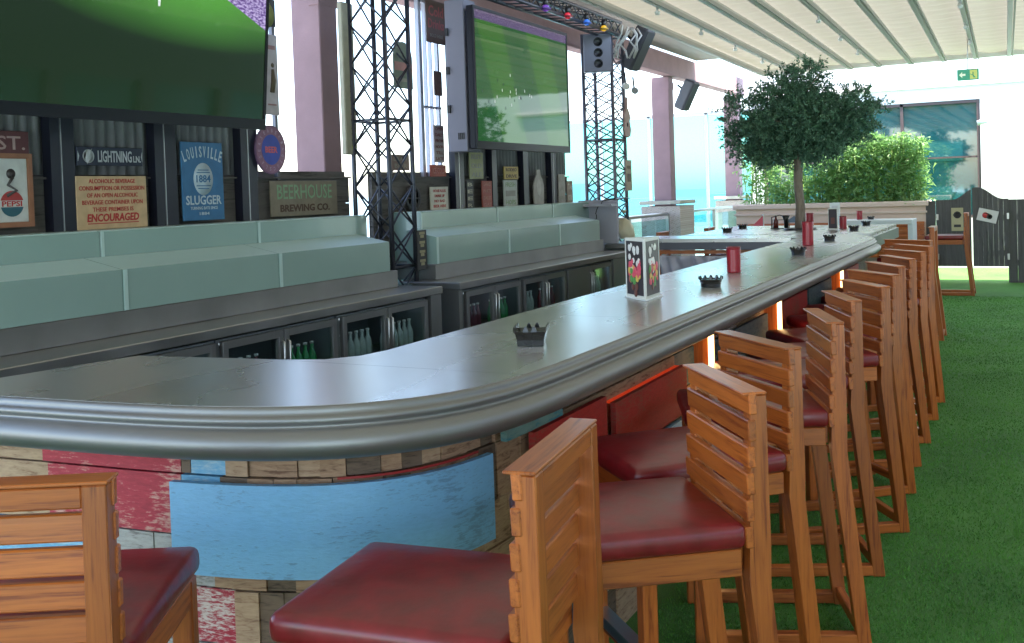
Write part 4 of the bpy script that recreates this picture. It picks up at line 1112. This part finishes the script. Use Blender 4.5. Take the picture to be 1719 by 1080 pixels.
def tv(y0, y1, z0, z1, x, kind, label, rotz=0):
    t = thing('television', label, 'television', (x, (y0+y1)/2, (z0+z1)/2), (R(90), 0, R(90)), group='large football screens')
    t.rotation_euler = (Matrix(((0, 0, 1), (1, 0, 0), (0, 1, 0))) @ Matrix.Rotation(rotz, 3, 'X')).to_euler()
    w, h = y1-y0, z1-z0
    q = MB(); q.box((0, 0, -.04), (w, h, .06), bev=.006); q.build('casing', bez, t)
    q = MB()
    q.box((0, -h/2+.035, -.004), (w, .07, .014)); q.box((0, h/2-.015, -.004), (w, .03, .014)); q.box((-w/2+.012, .02, -.004), (.024, h-.1, .014)); q.box((w/2-.012, .02, -.004), (.024, h-.1, .014)); q.build('bezel', bez, t)
    q = MB(); q.box((0, .02, -.006), (w-.048, h-.10, .006)); q.build('screen', screen_mat(kind), t)
    # players
    rg = random.Random(9 if kind == 'far' else 4)
    q = MB()
    for k in range(26 if kind == 'far' else 16):
        if kind == 'far': px = rg.gauss(-.25, .33)*.9; py = -.12+rg.gauss(0, .10)
        else: px = rg.uniform(-.9, .3); py = rg.uniform(.02, .30)
        px = max(-w/2+.1, min(w/2-.1, px)); py = max(-h/2+.2, min(h/2-.1, py))
        s_ = .016 if kind == 'far' else .03
        q.prism([(px-s_*.25, py), (px+s_*.25, py), (px+s_*.35, py+s_*1.2), (px, py+s_*2), (px-s_*.35, py+s_*1.2)], -.003, -.0024, mi=k % 2)
    q.build('player_figures', [plain('player_white', (.5, .5, .5), .5, emit=(.7, .7, .75), es=.12), plain('player_dark', (.02, .02, .05), .5)], t)
    q = MB(); q.box((0, 0, -.16), (.5, .4, .18)); q.build('wall_mount', black, t)
    return t
tv(3.02, 5.20, 2.09, 3.36, -4.46, 'near', 'huge black screen at the left showing a dim football match', R(5))
tv(7.88, 9.95, 2.03, 3.32, -4.40, 'far', 'second large screen showing a green football pitch behind the middle of the bar')
t = thing('screen_housing', 'pale lilac grey steel housing behind the second screen', 'housing', (-4.66, 8.0, 2.7))
b = MB(); b.box((.06, 0, 0), (.20, .22, 1.38), bev=.006); b.build('side_panel', plain('lilac_grey', (.155, .15, .19), .5), t)
b = MB()
for z in (-.3, .05, .4): b.box((-.02, -.115, z), (.03, .02, .07))
for k in range(4): b.box((.07+k*.018, -.113, -.55), (.006, .01, .06))
b.build('clip', black, t)

# ------------------------------------------------------------------ trusses
def truss(x, y, s, h, mat, label, step=.28, r=.024, name='lattice_truss', dense=1):
    t = thing(name, label, 'truss', (x, y, 0), group='square lattice trusses')
    cs = [(0, 0), (0, s), (-s, s), (-s, 0)]
    for cx_, cy_ in cs:
        q = MB(); q.tube([(cx_, cy_, 0), (cx_, cy_, h)], r, 10); q.build('upright', mat, t)
    for k in range(4):
        a, c_ = cs[k], cs[(k+1) % 4]; q = MB(); z = .05; i = 0
        while z+step < h:
            q.tube([(a[0], a[1], z), (c_[0], c_[1], z+step)], r*.42, 6)
            q.tube([(c_[0], c_[1], z), (a[0], a[1], z+step)], r*.42, 6)
            z += step
        for zz in (.03, 1.05, 2.24, h-.03): q.tube([(a[0], a[1], zz), (c_[0], c_[1], zz)], r*.6, 6)
        q.build('bracing', mat, t)
    q = MB(); q.box((-s/2, s/2, .012), (s+.14, s+.14, .02)); q.build('base_plate', mat, t)
    return t
truss(-4.50, 6.62, .34, 3.50, trussM, 'near square lattice truss standing between the two back counters', step=.33, r=.020)
truss(-4.50, 11.50, .38, 3.55, trussG, 'far square lattice truss carrying the lamp box beside the second screen', step=.20, r=.022)
t = thing('overhead_truss', 'dark horizontal truss beam above the second screen with coloured lamps', 'truss', (-4.5, 9.9, 3.58))
for dx in (-.1, .1):
    for dz in (-.08, .08):
        b = MB(); b.tube([(dx, -3.3, dz), (dx, 1.7, dz)], .02, 8); b.build('chord', trussM, t)
b = MB()
for k in range(24):
    y = -3.3+k*.208; b.tube([(.1, y, -.08), (.1, y+.208, .08)], .008, 5); b.tube([(-.1, y, .08), (.1, y+.104, .08)], .008, 5); b.tube([(.1, y, .08), (.1, y+.208, -.08)], .008, 5)
    b.tube([(-.1, y, -.08), (.1, y+.104, -.08)], .008, 5)
b.build('bracing', trussM, t)
for (y, nm, c_, lab) in ((9.35, 'purple', (.16, .06, .35), 'purple round lamp hanging below the overhead truss'), (9.90, 'red', (.6, .03, .05), 'red round lamp hanging below the overhead truss'), (10.42, 'blue', (.05, .18, .7), 'blue round lamp hanging below the overhead truss'), (10.93, 'yellow', (.8, .45, .04), 'yellow round lamp hanging below the overhead truss')):
    t = thing('coloured_lamp', lab, 'lamp', (-4.36, y, 3.50), group='coloured lamps under the overhead truss')
    b = MB(); bmesh.ops.create_uvsphere(b.bm, u_segments=16, v_segments=10, radius=.038); b.build('bulb', plain('lamp_'+nm, c_, .2, coat=.6, emit=c_, es=.08), t, smooth=True)
    b = MB(); b.lathe([(.02, .03), (.028, .04), (.028, .09), (.015, .10)], 12); b.build('socket', black, t)
    b = MB(); b.lathe([(.05, -.02), (.056, -.01), (.05, .0)], 14); b.build('collar', plain('collar_'+nm, tuple(x_*.5 for x_ in c_), .4), t)
t = thing('blinder_lamp', 'grey lamp box with three dark round lenses on top of the far truss', 'lamp', (-4.60, 11.30, 3.28), (R(90), 0, R(22)))
b = MB(); b.box((0, 0, -.06), (.34, .46, .12), bev=.008); b.build('housing', plain('lamp_box_grey', (.17, .17, .21), .4, .4), t)
for z in (-.13, 0, .13):
    b = MB(); b.lathe([(.0005, .002), (.042, .002), (.05, .012), (.056, .004), (.056, -.002)], 20, (.01, z, 0)); b.build('lens', black, t)
def speaker(loc, tilt, rz, label, L_=.52):
    t = thing('column_speaker', label, 'speaker', loc, (0, tilt, rz), group='tilted column speakers')
    q = MB(); q.box((0, 0, 0), (.19, .22, L_), bev=.035, seg=3); q.build('cabinet', plain('speaker_grey', (.045, .045, .055), .5) if 'speaker_grey' not in bpy.data.materials else bpy.data.materials['speaker_grey'], t)
    q = MB(); q.box((.097, 0, 0), (.008, .18, L_*.9)); q.build('grille', bpy.data.materials['speaker_grey'], t)
    q = MB(); q.tube([(-.09, 0, .05), (-.22, 0, .08)], .018, 8); q.box((-.10, 0, .05), (.04, .10, .10)); q.build('bracket', black, t)
speaker((-4.32, 11.95, 3.38), R(30), R(-10), 'dark tilted column speaker hung from the top of the far truss', .56)
speaker((-4.85, 15.65, 3.10), R(28), R(-10), 'dark tilted column speaker mounted on the pink pillar above the railing', .50)
for (y, z, lab) in ((11.75, 2.93, 'small white spotlight on the far truss, left of its twin'), (12.05, 2.90, 'small grey spotlight on the far truss, right of its twin')):
    t = thing('spotlight', lab, 'spotlight', (-4.42, y, z), group='spotlights on the far truss')
    b = MB(); b.tube([(0, 0, -.03), (.05, -.10, -.05)], .042, 14); b.build('head', white if y < 11.9 else plain('spot_grey', (.3, .3, .3), .4), t)
    b = MB(); b.tube([(0, 0, 0), (-.02, .02, .14)], .012, 6); b.build('arm', black, t)
t = thing('cable_bundle', 'pale cables and clamps bundled at the top of the far truss', 'cable', (-4.3, 11.5, 3.5))
b = MB(); rg = random.Random(8)
for k in range(7):
    p = Vector((rg.uniform(-.1, .1), rg.uniform(-.1, .3), .1)); pts = [p]
    for j in range(4): p = p+Vector((rg.uniform(-.08, .08), rg.uniform(-.06, .06), -.09)); pts.append(p)
    b.tube(pts, .012, 6)
b.build('cord', plain('pale_cable', (.5, .48, .45), .5), t)

# ------------------------------------------------------------------ signs
def sign(name, label, y0, y1, z0, z1, mat, x=-4.94, t_=.012, rz=0, frame=None, fw_=.02):
    t = thing(name, label, 'sign', (x, (y0+y1)/2, (z0+z1)/2), (R(90), R(0), R(90)) if not rz else Euler(FX).to_matrix().to_4x4().to_euler())
    if rz: t.rotation_euler = (Euler(FX).to_matrix() @ Matrix.Rotation(rz, 3, 'Z')).to_euler()
    w, h = y1-y0, z1-z0
    q = MB(); q.box((0, 0, 0), (w, h, t_), bev=.002); q.build('panel', mat, t)
    if frame:
        q = MB(); q.box((0, h/2+fw_/2, .004), (w+2*fw_, fw_, t_+.012)); q.box((0, -h/2-fw_/2, .004), (w+2*fw_, fw_, t_+.012)); q.box((w/2+fw_/2, 0, .004), (fw_, h, t_+.012)); q.box((-w/2-fw_/2, 0, .004), (fw_, h, t_+.012)); q.build('frame', frame, t)
    return t, w, h
def P(n, c, r=.5, **k): return plain(n, c, r, var=.12, vscale=14, **k)
ZT = .0075
tanS = P('sign_tan', (.60, .42, .24)); navyS = P('sign_navy', (.015, .022, .05)); blueS = P('sign_blue', (.035, .16, .34)); brownS = P('sign_brown', (.10, .04, .035)); creamS = P('sign_cream', (.60, .57, .48)); rustS = P('sign_rust', (.10, .05, .035)); redS = P('sign_red', (.33, .06, .04)); greyS = P('sign_grey', (.28, .27, .24)); greenS = P('sign_olive', (.30, .33, .08)); blkS = P('sign_black', (.03, .028, .03))
ltgrey = P('letter_grey', (.50, .52, .55)); ltblue = P('letter_pale_blue', (.50, .62, .70)); ltg = P('letter_green', (.20, .34, .20)); ltbr = P('letter_brown', (.07, .03, .015))
# warning sign
t, w, h = sign('warning_sign', 'tan metal sign with red lettering ending in ENCOURAGED', 3.995, 4.515, 1.485, 1.80, tanS, x=-4.90)
for k, s_ in enumerate(['ALCOHOLIC BEVERAGE', 'CONSUMPTION OR POSSESSION', 'OF AN OPEN ALCOHOLIC', 'BEVERAGE CONTAINER UPON', 'THESE PREMISES IS']):
    text(s_, w*[.66, .93, .72, .86, .58][k], .026, redI, t, (0, h/2-.030-k*.042, ZT), bold=.012)
text('ENCOURAGED', w*.74, .048, redI, t, (0, -h/2+.068, ZT), bold=.03, shear=.12)
b = MB(); b.box((.0, -h/2+.034, ZT), (w*.72, .005, .002)); b.build('underline', redI, t)
# navy lane sign
t, w, h = sign('street_sign', 'navy lane sign with a round bolt emblem above the warning sign', 4.01, 4.495, 1.862, 1.972, navyS, x=-4.90)
text('LIGHTNING', w*.52, .070, ltgrey, t, (.03, 0, ZT), bold=.02)
text('LN.', w*.12, .040, ltgrey, t, (w*.405, -.014, ZT), bold=.02)
b = MB(); b.lathe([(.034, ZT-.001), (.040, ZT-.001), (.040, ZT+.001), (.034, ZT+.001), (.034, ZT-.001)], 24, (-w*.335, 0, 0)); b.prism([(-.012, -.045), (.030, .002), (.008, .004), (.026, .045), (-.026, -.006), (-.004, -.008)], ZT-.001, ZT+.0015, mat=Matrix.Translation((-w*.335, 0, 0))); b.build('emblem', ltgrey, t)
b = MB()
for s_ in (-1, 1): b.prism([(s_*w*.49, -.03), (s_*w*.47, 0), (s_*w*.49, .03)], ZT-.001, ZT+.001) if s_ > 0 else b.prism([(s_*w*.49, .03), (s_*w*.47, 0), (s_*w*.49, -.03)], ZT-.001, ZT+.001)
b.build('end_mark', ltgrey, t)
# blue sign
t, w, h = sign('vintage_sign', 'tall blue metal sign with an oval 1884 medallion', 4.815, 5.19, 1.505, 2.025, blueS, x=-4.90)
lets = 'LOUISVILLE'
for k, ch in enumerate(lets):
    u = (k-4.5)/4.5; text(ch, .024 if ch != 'I' else .009, .075, ltblue, t, (u*w*.44, h/2-.095+.032*(1-u*u), ZT), bold=.02, rz=-u*.35)
text('SLUGGER', w*.86, .062, ltblue, t, (0, -h/2+.135, ZT), bold=.02)
text('TURNING BATS SINCE', w*.66, .020, ltblue, t, (0, -h/2+.082, ZT), bold=.01)
text('1884', w*.24, .020, ltblue, t, (0, -h/2+.045, ZT), bold=.01)
b = MB(); b.lathe([(.001, ZT-.001), (.088, ZT-.001), (.088, ZT+.0008), (.001, ZT+.0008)], 28, (0, .015, 0))
for v in b.bm.verts: v.co.y = .015+(v.co.y-.015)*1.22
b.build('medallion', ltblue, t)
text('1884', .13, .05, blueS, t, (0, .017, ZT+.0018), bold=.02)
b = MB()
for yy, ww in ((.075, .10), (.058, .12), (-.03, .13), (-.048, .10)): b.box((0, yy, ZT+.0014), (ww, .006, .001))
b.build('medallion_lines', blueS, t)
# beer sign
t, w, h = sign('brewery_sign', 'weathered wood sign with green and brown lettering on the grey boards', 5.705, 6.50, 1.50, 1.765, P('sign_weathered', (.20, .17, .12)), x=-4.935, rz=0)
text('BEERHOUSE', w*.82, .11, ltg, t, (-.0, .05, ZT), bold=.01)
text('BREWING CO.', w*.74, .055, ltbr, t, (0, -.072, ZT), bold=.03)
# left signs
t, w, h = sign('street_sign', 'brown street name sign above the framed soda advert', 3.05, 3.70, 1.915, 2.045, P('sign_maroon', (.11, .03, .035)), x=-4.90)
text('S ST.', w*.42, .075, P('letter_rose', (.42, .28, .26)), t, (w*.25, 0, ZT), bold=.01)
t, w, h = sign('framed_advert', 'white framed advert with a red, white and blue-green round badge', 3.22, 3.68, 1.55, 1.895, P('advert_white', (.58, .60, .58)), x=-4.90, frame=P('frame_copper', (.30, .13, .07)), fw_=.028)
b = MB(); b.prism([(.07*math.cos(R(a)), .07*math.sin(R(a))) for a in range(15, 166, 10)], ZT-.001, ZT+.001, mat=Matrix.Translation((w/2-.10, -h/2+.10, 0))); b.build('badge_top', P('badge_red', (.42, .05, .05)), t)
b = MB(); b.prism([(.07*math.cos(R(a)), .07*math.sin(R(a))) for a in range(195, 346, 10)], ZT-.001, ZT+.001, mat=Matrix.Translation((w/2-.10, -h/2+.10, 0))); b.build('badge_bottom', P('badge_teal', (.03, .12, .16)), t)
text('PEPSI', .12, .03, redI, t, (w/2-.10, -h/2+.10, ZT), bold=.02)
b = MB(); b.lathe([(.001, ZT), (.028, ZT), (.001, ZT+.001)], 14, (w/2-.10, .09, 0)); b.tube([(w/2-.09, .07, ZT), (w/2-.12, .03, ZT), (w/2-.07, .0, ZT), (w/2-.13, -.03, ZT)], .010, 6); b.build('drawing', P('drawing_dark', (.06, .05, .05)), t)
# column of signs left of the first opening
t = thing('sign_rack', 'slim pale grey upright rack carrying three signs right of the near screen', 'rack', (-4.97, 5.70, 0))
b = MB(); b.box((0, -.10, 2.60), (.03, .025, 1.65)); b.box((0, .135, 2.60), (.03, .03, 1.65)); b.build('upright', trussG, t)
t, w, h = sign('round_sign', 'olive green round sign at the top of the slim rack', 5.60, 5.83, 2.90, 3.10, blkS, x=-4.93)
b = MB(); b.lathe([(.001, ZT), (.10, ZT), (.001, ZT+.002)], 24, (0, -.02, 0)); b.build('disc', greenS, t); text('ALE', .10, .04, ltgrey, t, (0, .05, ZT+.002))
t, w, h = sign('poster', 'pale poster with a small dark walking figure on the slim rack', 5.60, 5.835, 2.25, 2.84, P('poster_lilac', (.46, .42, .45)), x=-4.93)
b = MB(); b.tube([(.05, -.13, ZT), (.06, -.04, ZT), (.055, .04, ZT)], [.015, .022, .012], 7); b.tube([(.03, -.13, ZT), (.05, -.04, ZT)], .010, 6); b.lathe([(.001, ZT), (.018, ZT), (.001, ZT+.002)], 10, (.058, .07, 0)); b.build('figure', P('figure_brown', (.12, .09, .05)), t)
b = MB(); b.box((.04, .20, ZT), (.10, .03, .002)); b.box((.04, -.22, ZT), (.09, .012, .002)); b.build('text_block', P('text_rose', (.30, .16, .17)), t)
t = thing('oval_sign', 'purple oval sign with a blue centre beside the near screen', 'sign', (-4.88, 5.665, 1.99), FX)
def oval(q, rx, ry, z0, z1):
    q.prism([(rx*math.cos(2*PI*k/32), ry*math.sin(2*PI*k/32)) for k in range(32)], z0, z1)
b = MB(); oval(b, .165, .178, -.006, .006); b.build('panel', P('oval_purple', (.16, .08, .16)), t)
b = MB(); oval(b, .155, .168, .006, .008); b.build('ring', P('oval_ring', (.25, .12, .20)), t)
b = MB(); oval(b, .10, .11, .008, .010); b.build('centre', P('oval_blue', (.04, .07, .38)), t)
text('BEER', .13, .045, P('oval_red', (.6, .12, .14)), t, (0, 0, .011), bold=.03)
for k in range(18):
    a = 2*PI*k/18
    text('ABERINGTOCSLAGERS!'[k], .016, .026, P('oval_text', (.42, .30, .42)) if 'oval_text' not in bpy.data.materials else bpy.data.materials['oval_text'], t, (.128*math.cos(-a+1.8), .140*math.sin(-a+1.8), .009), rz=-a+1.8-PI/2, name='rim_letter')
# tall tube sign left of near truss
t = thing('vertical_sign', 'tall narrow khaki board sign hung left of the near truss', 'sign', (-4.86, 6.60, 2.58), FX)
b = MB(); b.box((0, 0, 0), (.15, 1.22, .05), bev=.008); b.build('panel', P('sign_khaki', (.30, .28, .20)), t)
for k, ch in enumerate('TAPROOM'): text(ch, .06, .05, ltbr, t, (.02, -.06-k*.068, .027), rz=-PI/2)
b = MB(); b.lathe([(.001, .026), (.03, .026), (.001, .03)], 12, (.02, -.55, 0)); b.build('badge', greenS, t)
# signs in the near truss
t = thing('cap_sign', 'faded round-topped sign with a red band hanging inside the near truss', 'sign', (-4.62, 7.05, 2.72), FX)
b = MB(); b.prism([(-.14, -.20), (.14, -.20), (.14, .03)]+[(.14*math.cos(R(a)), .05+.14*math.sin(R(a))) for a in range(10, 171, 16)]+[(-.14, .03)], -.006, .006); b.build('panel', P('sign_faded_green', (.16, .20, .17)), t)
b = MB(); b.box((0, -.02, .008), (.26, .07, .004)); b.build('band', P('band_rose', (.42, .20, .20)), t)
b = MB(); b.box((0, -.13, .008), (.26, .03, .003)); b.build('stripe', greyS, t)
t, w, h = sign('rusty_sign', 'small rusty sign with faint lettering across the near truss', 6.80, 7.06, 1.835, 1.965, P('rust_brown', (.20, .13, .11)), x=-4.60)
text('DRAFT', w*.8, .035, greyS, t, (0, .03, ZT)); text('BEER', w*.7, .035, greyS, t, (0, -.028, ZT))
t, w, h = sign('skull_sign', 'narrow black plate with stacked tan symbols low on the near truss', 6.86, 7.00, 1.02, 1.34, blkS, x=-4.42)
b = MB()
for k in range(4):
    zz = .115-k*.075; b.box((0, zz+.02, ZT), (.08, .022, .003)); b.box((0, zz-.006, ZT), (.05, .024, .003))
b.build('symbol', P('symbol_tan', (.30, .27, .16)), t)
t = thing('wheel_ornament', 'dark cast wheel ornament on the grey boards right of the near truss', 'ornament', (-4.93, 7.62, 1.60), FX)
b = MB(); b.lathe([(.10, -.01), (.125, 0), (.10, .012), (.085, 0), (.10, -.01)], 24); b.lathe([(.02, -.01), (.03, 0), (.02, .015), (.001, .015)], 12)
for k in range(8): b.tube([(0, 0, 0), (.1*math.cos(k*PI/4), .1*math.sin(k*PI/4), 0)], .008, 6)
b.build('wheel', P('cast_iron', (.05, .05, .055)), t)
t, w, h = sign('notice', 'cream notice with rows of red lettering right of the wheel ornament', 7.92, 8.24, 1.475, 1.70, creamS)
for k, s_ in enumerate(['HOUSE RULES', 'DRINK UP', 'NO BAD', 'BEER HERE']): text(s_, w*[.7, .55, .6, .7][k], .026, redI, t, (0, .075-k*.048, ZT), bold=.02)
# frame with signs between the openings
t = thing('sign_stand', 'pale upright window frame with small signs right of the near truss', 'frame', (-5.0, 8.10, 0))
b = MB()
for yy, ww in ((-.19, .05), (-.09, .012), (.0, .012), (.12, .03)): b.box((0, yy, 2.62), (.04, ww, 1.66))
b.box((0, -.02, 3.44), (.04, .36, .04)); b.box((0, -.02, 2.45), (.03, .36, .02)); b.build('bar', plain('frame_pale', (.42, .44, .52), .4, .3), t)
t, w, h = sign('wooden_sign', 'dark brown wooden sign with faded red script at the top of the sign frame', 7.96, 8.29, 3.05, 3.45, rustS, x=-4.94)
text('Cold', w*.8, .10, P('faded_red', (.34, .06, .06)), t, (0, .10, ZT), bold=.02); text('Drinks', w*.85, .09, bpy.data.materials['faded_red'], t, (0, -.02, ZT), bold=.02); text('SOLD HERE', w*.7, .03, greyS, t, (0, -.13, ZT))
t, w, h = sign('small_sign', 'small plain brown sign in the middle of the sign frame', 8.06, 8.20, 2.56, 2.79, P('plain_brown', (.17, .11, .10)), x=-4.94)
t, w, h = sign('striped_sign', 'narrow sign with stacked dark text lines low on the sign frame', 8.02, 8.20, 1.93, 2.28, P('striped_ground', (.40, .33, .33)), x=-4.94)
for k in range(6): text(['OPEN', 'DAILY', 'FROM', 'NOON', 'TILL', 'LATE'][k], w*.75, .030, P('line_red', (.22, .06, .06)) if 'line_red' not in bpy.data.materials else bpy.data.materials['line_red'], t, (0, .14-k*.056, ZT), bold=.02)
t, w, h = sign('small_sign', 'small red sign at the foot of the sign frame', 7.92, 8.20, 1.795, 1.905, redS, x=-4.93)
text('ICE COLD', w*.75, .05, P('letter_pinkish', (.50, .22, .18)), t, (0, 0, ZT))
# signs under the second screen
def lined(label, y0, y1, z0, z1, ground, ink_, words, name='vintage_sign', shape=None):
    t, w, h = sign(name, label, y0, y1, z0, z1, ground, x=-4.90)
    for k, s_ in enumerate(words):
        hh = h/len(words)
        if s_: text(s_, w*.74, hh*.52, ink_, t, (0, h/2-hh*(k+.5), ZT), bold=.02)
    return t
lined('yellowed poster with faint lettering under the left end of the second screen', 8.60, 8.88, 1.77, 2.035, P('yellowed', (.34, .33, .17)), greyS, ['BEST', 'OLD', 'ALE'])
lined('narrow black strip sign with stacked tan letters beside the dark post', 8.53, 8.66, 1.475, 1.75, blkS, P('strip_tan', (.38, .34, .24)), ['B', 'E', 'E', 'R'])
lined('brick red sign with rows of lettering under the second screen', 8.84, 9.05, 1.475, 1.75, redS, P('letter_salmon', (.42, .16, .12)), ['GARAGE', 'PARTS', 'SALES', 'GAS'])
lined('square ochre yellow sign under the middle of the second screen', 9.33, 9.66, 1.765, 1.90, P('ochre', (.45, .30, .06)), ltbr, ['RODEO', 'DRIVE'])
t = lined('white and green poster with a grey bottle band below the ochre sign', 9.31, 9.62, 1.475, 1.755, P('poster_white_green', (.42, .44, .40)), P('poster_green', (.25, .34, .18)), ['FRESH', '', 'HOPS'])
b = MB(); b.box((0, 0, ZT), (.22, .06, .003)); b.build('picture_band', greyS, t)
t = thing('bottle_sign', 'pale bottle-shaped sign between two dark posts under the second screen', 'sign', (-4.90, 10.16, 1.67), FX)
pf = [(.0, -.19), (.12, -.19), (.13, -.10), (.135, .02), (.10, .09), (.05, .14), (.045, .20), (0, .20)]
b = MB(); b.prism([(x, y) for x, y in pf]+[(-x, y) for x, y in pf[::-1][1:-1]], -.006, .006); b.build('panel', P('bottle_sign_grey', (.34, .31, .28)), t)
b = MB(); oval(b, .06, .09, .006, .008); b.build('label_patch', P('bottle_sign_light', (.42, .39, .36)), t)
lined('tall narrow grey sign right of the bottle-shaped sign', 10.70, 10.88, 1.475, 1.82, P('tall_grey', (.33, .30, .27)), greyS, ['B', 'A', 'R'])
lined('small brown and cream sign at the right end of the screen wall', 10.94, 11.10, 1.475, 1.74, P('end_brown', (.33, .25, .20)), creamS, ['TAP', 'ROOM'])
b = MB()
# hanging guitar-shaped and board signs on the far truss
t = thing('guitar_sign', 'reddish brown guitar-shaped sign hung on the right of the far truss', 'sign', (-4.42, 11.75, 2.50), FX)
pf = [(0, -.24), (.09, -.22), (.12, -.14), (.08, -.04), (.10, .04), (.05, .10), (.02, .12), (.02, .26), (0, .26)]
b = MB(); b.prism(pf+[(-x, y) for x, y in pf[::-1][1:-1]], -.012, .012); b.build('panel', P('guitar_brown', (.34, .20, .17)), t)
b = MB(); b.lathe([(.001, .012), (.03, .012), (.001, .016)], 12, (0, -.08, 0)); b.build('sound_hole', ink, t)
t, w, h = sign('board_sign', 'small tan board sign hung low on the right of the far truss', 11.66, 11.86, 1.60, 1.98, P('board_tan', (.33, .25, .18)), x=-4.42)
text('MENU', .12, .04, ltbr, t, (0, .10, ZT)); b = MB(); b.box((0, -.03, ZT), (.12, .10, .002)); b.build('text_block', ltbr, t)
